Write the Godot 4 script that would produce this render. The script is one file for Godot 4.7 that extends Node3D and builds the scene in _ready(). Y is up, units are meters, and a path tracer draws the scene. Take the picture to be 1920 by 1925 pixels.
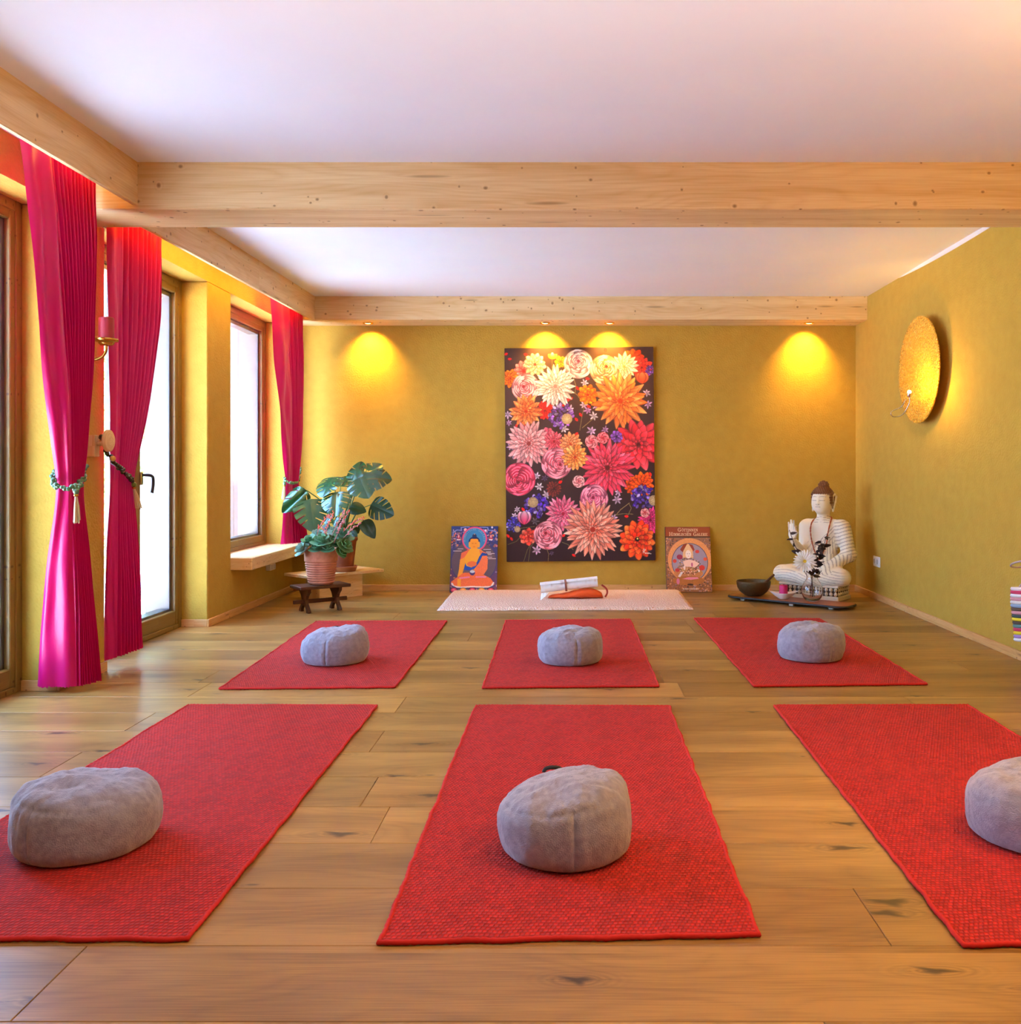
extends Node3D
# Yoga room: camera at the origin of the plan, 1 m above the floor, looking along -z. Depths are metres in front of the camera.
const FOCAL := 1750.0
const WALL_LEFT := -2.335
const WALL_RIGHT := 2.375
const BACK := 7.78
const CEIL := 2.4
var used := {}
var M := {}
var rng := RandomNumberGenerator.new()


func at(px: float, py: float, d: float) -> Vector3:
	return Vector3((px - 1075.0) * d / FOCAL, 1.0 + (885.0 - py) * d / FOCAL, -d)


func on_floor(px: float, py: float, y := 0.0) -> Vector3:
	var d := (1.0 - y) * FOCAL / (py - 885.0)
	return Vector3((px - 1075.0) * d / FOCAL, y, -d)


# ---------------------------------------------------------------- nodes, names, labels
func put(o: Node3D, called: String, parent: Node = null) -> Node3D:
	var p: Node = parent if parent else self
	var n := called
	var k := 1
	while p.has_node(NodePath(n)):
		n = "%s_%03d" % [called, k]
		k += 1
	o.name = n
	p.add_child(o, true)
	return o


func tag(o: Node, label: String, category: String, group := "") -> Node:
	o.set_meta("label", label)
	o.set_meta("category", category)
	if group:
		o.set_meta("group", group)
	return o


func thing(called: String, label: String, category: String, where := Vector3.ZERO, turn := 0.0, group := "") -> Node3D:
	var o := Node3D.new()
	put(o, called)
	o.position = where
	o.rotation.y = turn
	tag(o, label, category, group)
	return o


func obj(called: String, mesh: Mesh, mat: Material, parent: Node = null) -> MeshInstance3D:
	var o := MeshInstance3D.new()
	o.mesh = mesh
	o.material_override = mat
	put(o, called, parent)
	return o


func struct(called: String, mesh: Mesh, mat: Material, label: String) -> MeshInstance3D:
	var o := obj(called, mesh, mat)
	o.set_meta("kind", "structure")
	o.set_meta("label", label)
	return o


# ---------------------------------------------------------------- shapes
func tool() -> SurfaceTool:
	var st := SurfaceTool.new()
	st.begin(Mesh.PRIMITIVE_TRIANGLES)
	return st


func done(st: SurfaceTool) -> ArrayMesh:
	st.generate_normals()
	return st.commit()


func tri(st: SurfaceTool, a: Vector3, b: Vector3, c: Vector3, out: Vector3, ua := Vector2.ZERO, ub := Vector2.ZERO, uc := Vector2.ZERO) -> void:
	if (a - c).cross(a - b).dot(out) < 0.0:
		var t := b
		b = c
		c = t
		var tu := ub
		ub = uc
		uc = tu
	st.set_uv(ua)
	st.add_vertex(a)
	st.set_uv(ub)
	st.add_vertex(b)
	st.set_uv(uc)
	st.add_vertex(c)


# a box with chamfered edges; u runs along the axis `grain` in metres
func box(st: SurfaceTool, c: Vector3, size: Vector3, bevel := 0.004, grain := 0, off := Vector2.ZERO, basis := Basis.IDENTITY) -> void:
	st.set_smooth_group(-1)
	var h := size * 0.5
	var b: float = minf(bevel, minf(h.x, minf(h.y, h.z)) * 0.9)
	var pts := {}
	for s in 8:
		var sg := Vector3(1 if s & 1 else -1, 1 if s & 2 else -1, 1 if s & 4 else -1)
		for ax in 3:
			var p := Vector3(h.x - b, h.y - b, h.z - b)
			p[ax] = h[ax]
			pts[s * 3 + ax] = p * sg
	var uvf := func(p: Vector3, ax: int) -> Vector2:
		var g := grain
		if ax == g:
			g = (ax + 1) % 3
		var o := 3 - ax - g
		return Vector2(p[g], p[o] + h[ax] * 0.7) + off
	var face := func(ids: Array, ax: int) -> void:
		var q: Array[Vector3] = []
		var u: Array[Vector2] = []
		var mid := Vector3.ZERO
		for i in ids:
			q.append(basis * pts[i] + c)
			u.append(uvf.call(pts[i], ax))
			mid += pts[i]
		mid = basis * mid
		for k in range(1, q.size() - 1):
			tri(st, q[0], q[k], q[k + 1], mid, u[0], u[k], u[k + 1])
	for ax in 3:
		var a1 := 1 << ((ax + 1) % 3)
		var a2 := 1 << ((ax + 2) % 3)
		for side in [0, 1 << ax]:
			face.call([side * 3 + ax, (side | a1) * 3 + ax, (side | a1 | a2) * 3 + ax, (side | a2) * 3 + ax], ax)
	if b > 0.0:
		for ax in 3:
			var o1 := (ax + 1) % 3
			var o2 := (ax + 2) % 3
			for k in 4:
				var s: int = (1 << o1 if k & 1 else 0) | (1 << o2 if k & 2 else 0)
				var e: int = s | (1 << ax)
				face.call([s * 3 + o1, e * 3 + o1, e * 3 + o2, s * 3 + o2], o1)
		for s in 8:
			face.call([s * 3, s * 3 + 1, s * 3 + 2], 0)


func boxmesh(c: Vector3, size: Vector3, bevel := 0.004, grain := 0, off := Vector2.ZERO, basis := Basis.IDENTITY) -> ArrayMesh:
	var st := tool()
	box(st, c, size, bevel, grain, off, basis)
	return done(st)


# a box between two corners
func span(st: SurfaceTool, a: Vector3, b: Vector3, bevel := 0.0, grain := 0, off := Vector2.ZERO) -> void:
	box(st, (a + b) * 0.5, (b - a).abs(), bevel, grain, off)


# a grid of nu x nv points as a smooth mesh; wrap joins the first and last column
func grid(p: PackedVector3Array, nu: int, nv: int, wrap := false, su := 1.0, sv := 1.0, flip := false, colors := PackedColorArray()) -> ArrayMesh:
	var uv := PackedVector2Array()
	uv.resize(nu * nv)
	var nor := PackedVector3Array()
	nor.resize(nu * nv)
	for j in nv:
		for i in nu:
			var i0 := i - 1
			var i1 := i + 1
			if wrap:
				i0 = (i - 1 + nu - 1) % (nu - 1)
				i1 = (i + 1) % (nu - 1)
			i0 = maxi(i0, 0)
			i1 = mini(i1, nu - 1)
			var du := p[j * nu + i1] - p[j * nu + i0]
			var dv := p[mini(j + 1, nv - 1) * nu + i] - p[maxi(j - 1, 0) * nu + i]
			var n := dv.cross(du)
			if n.length_squared() < 1e-16:
				n = p[clampi(j, 1, nv - 2) * nu + i] - p[clampi(j, 1, nv - 2) * nu + (i + nu / 2) % nu]
				n = Vector3(0, 1 if j > nv / 2 else -1, 0)
				if flip:
					n = -n
			nor[j * nu + i] = (-n if flip else n).normalized()
			uv[j * nu + i] = Vector2(float(i) / (nu - 1) * su, float(j) / (nv - 1) * sv)
	var idx := PackedInt32Array()
	idx.resize((nu - 1) * (nv - 1) * 6)
	var k := 0
	for j in nv - 1:
		for i in nu - 1:
			var a := j * nu + i
			var q := [a, a + nu + 1, a + 1, a, a + nu, a + nu + 1] if flip else [a, a + 1, a + nu + 1, a, a + nu + 1, a + nu]
			for t in 6:
				idx[k + t] = q[t]
			k += 6
	var arr := []
	arr.resize(Mesh.ARRAY_MAX)
	arr[Mesh.ARRAY_VERTEX] = p
	arr[Mesh.ARRAY_NORMAL] = nor
	arr[Mesh.ARRAY_TEX_UV] = uv
	arr[Mesh.ARRAY_INDEX] = idx
	if colors.size():
		arr[Mesh.ARRAY_COLOR] = colors
	var m := ArrayMesh.new()
	m.add_surface_from_arrays(Mesh.PRIMITIVE_TRIANGLES, arr)
	return m


# profile points (radius, height) from bottom to top, turned round y
func lathe(prof: Array, segs := 32, su := 1.0, sv := 1.0) -> ArrayMesh:
	var p := PackedVector3Array()
	for q in prof:
		for i in segs + 1:
			var t := TAU * i / segs
			p.append(Vector3(cos(t) * q.x, q.y, sin(t) * q.x))
	return grid(p, segs + 1, prof.size(), true, su, sv, false)


func tube(pts: Array, r, segs := 8) -> ArrayMesh:
	var p := PackedVector3Array()
	var n := pts.size()
	var side := Vector3.ZERO
	for k in range(-1, n + 1):
		var i := clampi(k, 0, n - 1)
		var d: Vector3 = (pts[mini(i + 1, n - 1)] - pts[maxi(i - 1, 0)]).normalized()
		if side == Vector3.ZERO:
			side = d.cross(Vector3.UP if absf(d.y) < 0.9 else Vector3.RIGHT).normalized()
		side = (side - d * side.dot(d)).normalized()
		var up := side.cross(d)
		var rad: float = r[i] if r is Array else r
		if k < 0 or k == n:
			rad *= 0.02
		for s in segs + 1:
			var t := TAU * s / segs
			p.append(pts[i] + (side * cos(t) + up * sin(t)) * rad)
	return grid(p, segs + 1, n + 2, true, 1.0, float(n), false)


func curve(ctrl: Array, n := 16) -> Array:
	var c := Curve3D.new()
	for i in ctrl.size():
		var t: Vector3 = (ctrl[mini(i + 1, ctrl.size() - 1)] - ctrl[maxi(i - 1, 0)]) / 6.0
		c.add_point(ctrl[i], -t, t)
	var out := []
	for i in n + 1:
		out.append(c.sample_baked(c.get_baked_length() * i / n, true))
	return out


func ball(r: float, segs := 10, squash := 1.0) -> ArrayMesh:
	var prof := []
	for i in segs + 1:
		var t := PI * i / segs - PI / 2
		prof.append(Vector2(maxf(cos(t) * r, 1e-5), sin(t) * r * squash))
	return lathe(prof, segs * 2)


func join(parts: Array) -> ArrayMesh:
	var st := tool()
	for q in parts:
		st.append_from(q[0], 0, q[1] if q[1] is Transform3D else Transform3D(Basis.IDENTITY, q[1]))
	return st.commit()


func rot(axis: Vector3, a: float, where := Vector3.ZERO) -> Transform3D:
	return Transform3D(Basis(axis.normalized(), a), where)


# ---------------------------------------------------------------- materials and computed textures
func rgb8(r: int, g: int, b: int) -> Color:
	return Color(r / 255.0, g / 255.0, b / 255.0)


func mat(color: Color, rough := 0.7, metal := 0.0) -> StandardMaterial3D:
	var m := StandardMaterial3D.new()
	m.albedo_color = color
	m.roughness = rough
	m.metallic = metal
	return m


func noise(freq: float, seed_: int, octaves := 3) -> FastNoiseLite:
	var n := FastNoiseLite.new()
	n.noise_type = FastNoiseLite.TYPE_SIMPLEX_SMOOTH
	n.frequency = freq
	n.seed = seed_
	n.fractal_octaves = octaves
	return n


func stretched(w0: int, h0: int, w: int, h: int, freq: float, seed_: int, octaves := 3) -> PackedByteArray:
	var im := noise(freq, seed_, octaves).get_image(w0, h0, false, false, true)
	im.convert(Image.FORMAT_L8)
	im.resize(w, h, Image.INTERPOLATE_CUBIC)
	return im.get_data()


func noise_tex(freq: float, seed_: int, ramp: Array, size := 256, octaves := 4) -> NoiseTexture2D:
	var t := NoiseTexture2D.new()
	t.width = size
	t.height = size
	t.seamless = true
	t.noise = noise(freq, seed_, octaves)
	if ramp.size():
		var g := Gradient.new()
		g.offsets = PackedFloat32Array(range(ramp.size()).map(func(i): return float(i) / (ramp.size() - 1)))
		g.colors = PackedColorArray(ramp)
		t.color_ramp = g
	return t


func tex(data: PackedByteArray, w: int, h: int) -> ImageTexture:
	return ImageTexture.create_from_image(Image.create_from_data(w, h, false, Image.FORMAT_RGB8, data))


# grain along u: light and dark colours, knots, rings
func wood_tex(w: int, h: int, seed_: int, light: Color, dark: Color, rings: float, ring_share: float, knots: Array, knot_color: Color) -> ImageTexture:
	var low := stretched(20, 40, w, h, 0.12, seed_)
	var fine := stretched(w / 40, h, w, h, 0.28, seed_ + 1, 2)
	var warp_b := stretched(24, 16, w, h, 0.16, seed_ + 2, 2)
	var warp := PackedFloat32Array()
	var spot := PackedFloat32Array()
	warp.resize(w * h)
	spot.resize(w * h)
	for k in knots:   # x, y, half length, half height, strength (pixels)
		var rx: float = k[2]
		var ry: float = k[3]
		for y in range(maxi(0, int(k[1] - ry * 5)), mini(h, int(k[1] + ry * 5))):
			for x in range(maxi(0, int(k[0] - rx * 5)), mini(w, int(k[0] + rx * 5))):
				var dx: float = (x - k[0]) / rx
				var dy: float = (y - k[1]) / ry
				var dd := dx * dx + dy * dy
				var e := exp(-dd * 0.35)
				warp[y * w + x] += e * k[4]
				if rx > 9.0 and ry > 3.5:
					# growth rings and a short crack round a large knot
					var rr := sqrt(dd)
					spot[y * w + x] = maxf(spot[y * w + x], exp(-dd * 0.10) * (0.5 + 0.5 * sin(rr * 7.0 + dx * 0.6)) * 0.30)
					var wild := atan2(dy, dx)
					dd *= 1.0 + 0.45 * sin(wild * 3.0 + k[0]) + 0.3 * sin(wild * 5.0 + k[1])
					dd = minf(dd, 0.6 + absf(dy - 0.3 * sin(dx * 1.3 + k[0])) * 14.0 + maxf(0.0, absf(dx) - 2.6) * 3.0)
				if dd < 3.0:
					spot[y * w + x] = maxf(spot[y * w + x], clampf(1.5 - sqrt(dd), 0.0, 1.0) * minf(1.0, k[4] * 2.0))
	var data := PackedByteArray()
	data.resize(w * h * 3)
	var i := 0
	for y in h:
		var v := float(y) / h * rings
		for x in w:
			var s := v + (warp_b[i] * 0.0039 + warp[i] * 1.2) * 5.0
			s = absf(s - floorf(s) - 0.5) * 2.0
			var f := low[i] * 0.0022 + fine[i] * 0.0016 + s * s * ring_share - 0.25 - ring_share * 0.3
			var c := light.lerp(dark, clampf(f, 0.0, 1.0)).lerp(knot_color, spot[i] * 0.85)
			data[i * 3] = int(c.r * 255.0)
			data[i * 3 + 1] = int(c.g * 255.0)
			data[i * 3 + 2] = int(c.b * 255.0)
			i += 1
	return tex(data, w, h)


func textured(t: Texture2D, scale: Vector2, rough := 0.5, tint := Color.WHITE) -> StandardMaterial3D:
	var m := mat(tint, rough)
	m.albedo_texture = t
	m.uv1_scale = Vector3(scale.x, scale.y, 1)
	return m


func bump(m: StandardMaterial3D, t: Texture2D, cm: float) -> StandardMaterial3D:
	m.heightmap_enabled = true
	m.heightmap_texture = t
	m.heightmap_scale = cm
	return m


# ================================================================ the scene
func _ready() -> void:
	rng.seed = 7
	view_and_light()
	materials()
	shell()
	openings()
	outside()
	beams_and_lamps()
	furnish()


func view_and_light() -> void:
	var cam := Camera3D.new()
	cam.name = "camera"
	cam.projection = Camera3D.PROJECTION_FRUSTUM
	cam.near = 0.1
	cam.far = 60.0
	cam.size = 0.1 * 1925.0 / FOCAL
	cam.frustum_offset = Vector2(0.1 * (960.0 - 1075.0) / FOCAL, 0.1 * (885.0 - 962.5) / FOCAL)
	cam.position = Vector3(0, 1, 0)
	add_child(cam)
	cam.current = true

	var e := Environment.new()
	e.background_mode = Environment.BG_SKY
	var sm := ProceduralSkyMaterial.new()
	sm.sky_top_color = Color(0.56, 0.75, 1.0)
	sm.sky_horizon_color = Color(0.70, 0.85, 1.0)
	sm.ground_bottom_color = Color(0.74, 0.77, 0.82)
	sm.ground_horizon_color = Color(0.78, 0.82, 0.88)
	e.sky = Sky.new()
	e.sky.sky_material = sm
	e.background_energy_multiplier = 18.0
	e.tonemap_mode = Environment.TONE_MAPPER_LINEAR
	e.tonemap_exposure = 1.45
	e.sdfgi_enabled = true
	e.ssao_enabled = true
	e.ssil_enabled = true
	var we := WorldEnvironment.new()
	we.name = "world"
	we.environment = e
	add_child(we)
	# high sun that runs along the window wall: it lights the terrace and never enters the room
	var sun := DirectionalLight3D.new()
	sun.name = "sun"
	sun.light_color = Color(1.0, 0.99, 0.98)
	sun.light_energy = 95.0
	sun.light_angular_distance = 0.6
	sun.sky_mode = DirectionalLight3D.SKY_MODE_LIGHT_ONLY
	sun.shadow_enabled = true
	add_child(sun)
	sun.look_at_from_position(Vector3.ZERO, Vector3(-0.12, -0.85, -0.52))


func materials() -> void:
	# mustard clay plaster
	var w := mat(Color.WHITE, 0.95)
	w.albedo_texture = noise_tex(0.02, 3, [rgb8(183, 147, 53), rgb8(187, 151, 56), rgb8(191, 155, 59)], 512, 5)
	w.uv1_triplanar = true
	w.uv1_world_triplanar = true
	w.uv1_scale = Vector3(0.9, 0.9, 0.9)
	bump(w, noise_tex(0.12, 5, [], 512, 3), 0.25)
	M.wall = w
	var c := mat(Color.WHITE, 0.95)
	c.albedo_texture = noise_tex(0.01, 9, [rgb8(244, 246, 250), rgb8(249, 250, 253)], 256, 4)
	c.uv1_triplanar = true
	c.uv1_world_triplanar = true
	c.uv1_scale = Vector3(0.4, 0.4, 0.4)
	M.ceiling = c
	# oak boards: two sheets of grain, several tones
	var knots := []
	for i in 15:
		var big := rng.randf() < 0.45
		knots.append([rng.randf_range(40, 2000), rng.randf_range(20, 490), rng.randf_range(14, 26) if big else rng.randf_range(4, 12), rng.randf_range(4, 8) if big else rng.randf_range(1.5, 4), 0.75 if big else 0.3])
	var oak := wood_tex(2048, 512, 31, rgb8(184, 142, 76), rgb8(98, 66, 28), 13.0, 0.13, knots, rgb8(52, 38, 26))
	M.oak = []
	for i in 6:
		var t: float = [1.0, 0.90, 0.96, 0.84, 1.02, 0.93][i]
		var k: float = [0.0, 0.02, -0.02, 0.01, 0.015, -0.01][i]
		var o := textured(oak, Vector2(1 / 3.4, 1 / 0.85), 0.36, Color(minf(t + k, 1.0), minf(t, 1.0), minf(t - k, 1.0)))
		M.oak.append(o)
	# wooden beams with many small knots
	var pin := []
	for i in 130:
		var r := rng.randf_range(1.2, 3.6)
		pin.append([rng.randf_range(10, 2030), rng.randf_range(4, 250), r, r * rng.randf_range(0.7, 1.3), 0.35])
	for i in 8:
		pin.append([rng.randf_range(10, 2030), rng.randf_range(4, 250), rng.randf_range(18, 34), rng.randf_range(2, 3), 0.22])
	var pine := wood_tex(2048, 256, 77, rgb8(240, 212, 160), rgb8(205, 158, 92), 16.0, 0.18, pin, rgb8(112, 70, 34))
	M.pine = textured(pine, Vector2(1 / 4.75, 1 / 0.58), 0.6)
	M.pine_small = textured(pine, Vector2(1 / 2.0, 1 / 0.26), 0.55)
	M.pine_trim = textured(pine, Vector2(1 / 3.0, 1 / 0.5), 0.55, Color(0.92, 0.82, 0.7))
	M.frame = textured(pine, Vector2(1 / 3.0, 1 / 0.5), 0.45, Color(0.56, 0.51, 0.33))
	M.seal = mat(rgb8(14, 18, 26), 0.4)
	M.dark_metal = mat(rgb8(52, 56, 66), 0.4, 0.3)
	var g := mat(Color(1, 1, 1, 0.06), 0.02)
	g.transparency = BaseMaterial3D.TRANSPARENCY_ALPHA
	M.glass = g
	M.white_plastic = mat(rgb8(236, 230, 220), 0.35)
	M.brass = mat(rgb8(206, 160, 70), 0.25, 1.0)
	M.steel = mat(rgb8(200, 200, 205), 0.25, 1.0)
	M.black = mat(rgb8(22, 22, 24), 0.5)


func shell() -> void:
	# floor: a slab with single oak boards that run across the room
	var fl := struct("floor", boxmesh(Vector3(0.0, -0.07, -2.6), Vector3(5.6, 0.11, 11.2), 0.0), mat(rgb8(90, 66, 40), 0.8), "oak board floor of wide planks with knots")
	var width := 0.27
	var joints := {0: [-1.02], 1: [0.674], 3: [-0.541], 5: [-1.74, 1.3], 6: [-0.72], 7: [-1.72, 0.9], 8: [-0.731], 9: [0.5]}
	for row in range(-17, 23):
		var z0 := 1.69 + row * width
		var xs := [-2.52]
		if joints.has(row):
			xs += joints[row]
			if xs.size() == 2:
				xs.append(xs[1] + 2.2 if xs[1] < -0.2 else xs[1] - 2.2)
		else:
			var s := -2.5 + rng.randf_range(0.5, 2.3)
			xs += [s, s + 2.2]
		xs.append(2.385)
		xs = xs.filter(func(x): return x >= -2.52 and x <= 2.385)
		xs.sort()
		var d0 := z0
		var d1 := minf(z0 + width, BACK)
		if d1 - d0 < 0.02:
			continue
		for k in xs.size() - 1:
			if xs[k + 1] - xs[k] < 0.05:
				continue
			var off := Vector2(rng.randf_range(1.2, 2.1), [0.1, 0.38, 0.66][rng.randi() % 3])
			var m := boxmesh(Vector3((xs[k] + xs[k + 1]) * 0.5, -0.0075, -(d0 + d1) * 0.5), Vector3(xs[k + 1] - xs[k] - 0.0016, 0.015, d1 - d0 - 0.0016), 0.0012, 0, off)
			obj("plank", m, M.oak[rng.randi() % M.oak.size()], fl)
	# walls
	var st := tool()
	span(st, Vector3(-2.75, -0.12, -BACK), Vector3(2.75, 2.75, -BACK - 0.3))
	struct("wall_back", done(st), M.wall, "mustard yellow plaster back wall")
	st = tool()
	span(st, Vector3(WALL_RIGHT, -0.12, -BACK), Vector3(WALL_RIGHT + 0.3, 2.75, 3.0))
	struct("wall_right", done(st), M.wall, "mustard yellow plaster right wall")
	st = tool()
	span(st, Vector3(-2.75, -0.12, 2.8), Vector3(2.75, 2.75, 3.1))
	struct("wall_front", done(st), M.wall, "plaster wall behind the viewer")
	st = tool()
	for s in [[-2.8, 2.917], [4.237, 4.654], [5.97, 6.375], [7.62, BACK]]:
		span(st, Vector3(-2.72, -0.1, -s[0]), Vector3(WALL_LEFT, 2.215, -s[1]), 0.006)
	span(st, Vector3(-2.72, 2.215, 2.8), Vector3(WALL_LEFT, 2.7, -BACK))
	span(st, Vector3(-2.72, -0.1, -6.37), Vector3(WALL_LEFT, 0.318, -7.63))
	struct("wall_left", done(st), M.wall, "mustard plaster left wall with piers between the glazed doors")
	st = tool()
	span(st, Vector3(-2.75, CEIL, 3.0), Vector3(2.7, CEIL + 0.3, -BACK - 0.2))
	struct("ceiling", done(st), M.ceiling, "white plaster ceiling")
	# a shallow plaster cove where the ceiling meets the right wall
	var p := PackedVector3Array()
	for j in 3:
		for i in 25:
			var d := lerpf(6.75, 4.5, i / 24.0)
			var h := 0.022 * sin(PI * pow(i / 24.0, 0.8)) + 0.002
			p.append([Vector3(WALL_RIGHT + 0.01, CEIL - h, -d), Vector3(WALL_RIGHT - h * 0.35, CEIL - h, -d), Vector3(WALL_RIGHT - h * 0.55, CEIL + 0.005, -d)][j])
	struct("trim_1", grid(p, 25, 3), M.ceiling, "narrow white plaster cove above the right wall")
	# skirting boards
	var bh := 0.048
	st = tool()
	span(st, Vector3(WALL_LEFT, 0, -BACK), Vector3(WALL_RIGHT, bh, -BACK + 0.014), 0.002, 0, Vector2(0.3, 0.05))
	struct("baseboard_back", done(st), M.pine_trim, "narrow pale wooden skirting board along the back wall")
	st = tool()
	span(st, Vector3(WALL_RIGHT - 0.014, 0, -BACK + 0.014), Vector3(WALL_RIGHT, bh, 2.8), 0.002, 2)
	struct("baseboard_right", done(st), M.pine_trim, "narrow pale wooden skirting board along the right wall")
	st = tool()
	for s in [[-2.7, 2.917], [4.237, 4.654], [5.97, BACK - 0.014]]:
		span(st, Vector3(WALL_LEFT, 0, -s[0] + 0.014), Vector3(WALL_LEFT + 0.014, bh, -s[1]), 0.002, 2)
		span(st, Vector3(-2.5, 0, -s[0] + 0.014), Vector3(WALL_LEFT, bh, -s[0]), 0.002, 0)
	struct("baseboard_left", done(st), M.pine_trim, "narrow pale wooden skirting board round the piers of the left wall")


func leaf_frame(parent: Node, x: float, d0: float, d1: float, y0: float, y1: float, near: float, far: float, rail: float, bottom: float) -> void:
	var depth := 0.07
	var st := tool()
	for s in [[d0, d0 + near, y0, y1], [d1 - far, d1, y0, y1]]:
		span(st, Vector3(x, s[2], -s[0]), Vector3(x - depth, s[3], -s[1]), 0.004, 1)
	span(st, Vector3(x, y1 - rail, -d0 - near), Vector3(x - depth, y1, -d1 + far), 0.004, 2)
	span(st, Vector3(x, y0, -d0 - near), Vector3(x - depth, y0 + bottom, -d1 + far), 0.004, 2)
	obj("sash", done(st), M.frame, parent)
	st = tool()
	var e := 0.03
	for s in [[d0 + near, d0 + near + e], [d1 - far - e, d1 - far]]:
		span(st, Vector3(x - 0.026, y0 + bottom, -s[0]), Vector3(x - 0.1, y1 - rail, -s[1]))
	span(st, Vector3(x - 0.026, y1 - rail - e, -d0 - near - e), Vector3(x - 0.1, y1 - rail, -d1 + far + e))
	span(st, Vector3(x - 0.026, y0 + bottom, -d0 - near - e), Vector3(x - 0.1, y0 + bottom + e * 0.5, -d1 + far + e))
	obj("glazing_seal", done(st), M.seal, parent)
	st = tool()
	span(st, Vector3(x - 0.024, y0 + bottom, -d0 - near), Vector3(x - 0.0295, y1 - rail, -d1 + far))
	obj("pane", done(st), M.glass, parent)


func outer_frame(called: String, label: String, d0: float, d1: float, y0: float, y1: float) -> Node3D:
	var st := tool()
	var x := -2.5
	var t := 0.05
	for s in [[d0, d0 + t], [d1 - t, d1]]:
		span(st, Vector3(x, y0, -s[0]), Vector3(x - 0.1, y1, -s[1]), 0.004, 1)
	span(st, Vector3(x, y1 - t, -d0 - t), Vector3(x - 0.1, y1, -d1 + t), 0.004, 2)
	span(st, Vector3(x, y0, -d0 - t), Vector3(x - 0.1, y0 + 0.03, -d1 + t), 0.004, 2)
	var o := struct(called, done(st), M.frame, label)
	st = tool()
	span(st, Vector3(-2.6, y0, -d1 + 0.012), Vector3(-2.73, y1, -d1), 0.0)
	span(st, Vector3(-2.6, y0, -d0), Vector3(-2.73, y1, -d0 - 0.012), 0.0)
	span(st, Vector3(-2.6, y1 - 0.012, -d0), Vector3(-2.73, y1, -d1), 0.0)
	obj("outer_cladding", done(st), M.seal, o)
	return o


func door_handle(parent: Node, d: float, y: float, turn := 1.0) -> void:
	var st := tool()
	box(st, Vector3(-2.492, y, -d), Vector3(0.016, 0.075, 0.026), 0.004)
	obj("handle_plate", done(st), M.steel, parent)
	var pts := curve([Vector3(-2.486, y + 0.02, -d), Vector3(-2.455, y + 0.02, -d), Vector3(-2.445, y + 0.018, -d - 0.012 * turn), Vector3(-2.445, y + 0.005, -d - 0.045 * turn), Vector3(-2.447, y - 0.04, -d - 0.052 * turn), Vector3(-2.449, y - 0.085, -d - 0.042 * turn)], 14)
	obj("door_handle", tube(pts, 0.009, 8), M.dark_metal, parent)


func openings() -> void:
	var top := 2.2
	for s in [["door_1", "first glazed terrace door, at the left edge of the picture, in a pale wooden frame", 2.917, 4.237], ["door_2", "double glazed terrace door in a pale wooden frame between the two long pink curtains", 4.654, 5.97]]:
		var f := outer_frame(s[0], s[1], s[2], s[3], 0.0, top + 0.015)
		var mid: float = (s[2] + s[3]) * 0.5 - 0.01
		leaf_frame(f, -2.506, s[2] + 0.035, mid - 0.002, 0.03, top - 0.02, 0.05, 0.06, 0.055, 0.085)
		leaf_frame(f, -2.506, mid + 0.002, s[3] - 0.035, 0.03, top - 0.02, 0.105, 0.05, 0.055, 0.085)
		door_handle(f, mid + 0.085, 0.955)
	var w := outer_frame("window_1", "tall fixed window in a pale wooden frame above the wooden sill", 6.375, 7.62, 0.402, top + 0.015)
	leaf_frame(w, -2.506, 6.375 + 0.035, 7.62 - 0.035, 0.43, top - 0.02, 0.05, 0.05, 0.05, 0.05)
	# deep wooden sill board under the window
	var st := tool()
	span(st, Vector3(-2.56, 0.319, -6.376), Vector3(-2.19, 0.402, -BACK + 0.005), 0.004, 2, Vector2(0.2, 0.02))
	struct("windowsill", done(st), M.pine_small, "thick pale wooden sill board below the tall window")


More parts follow.
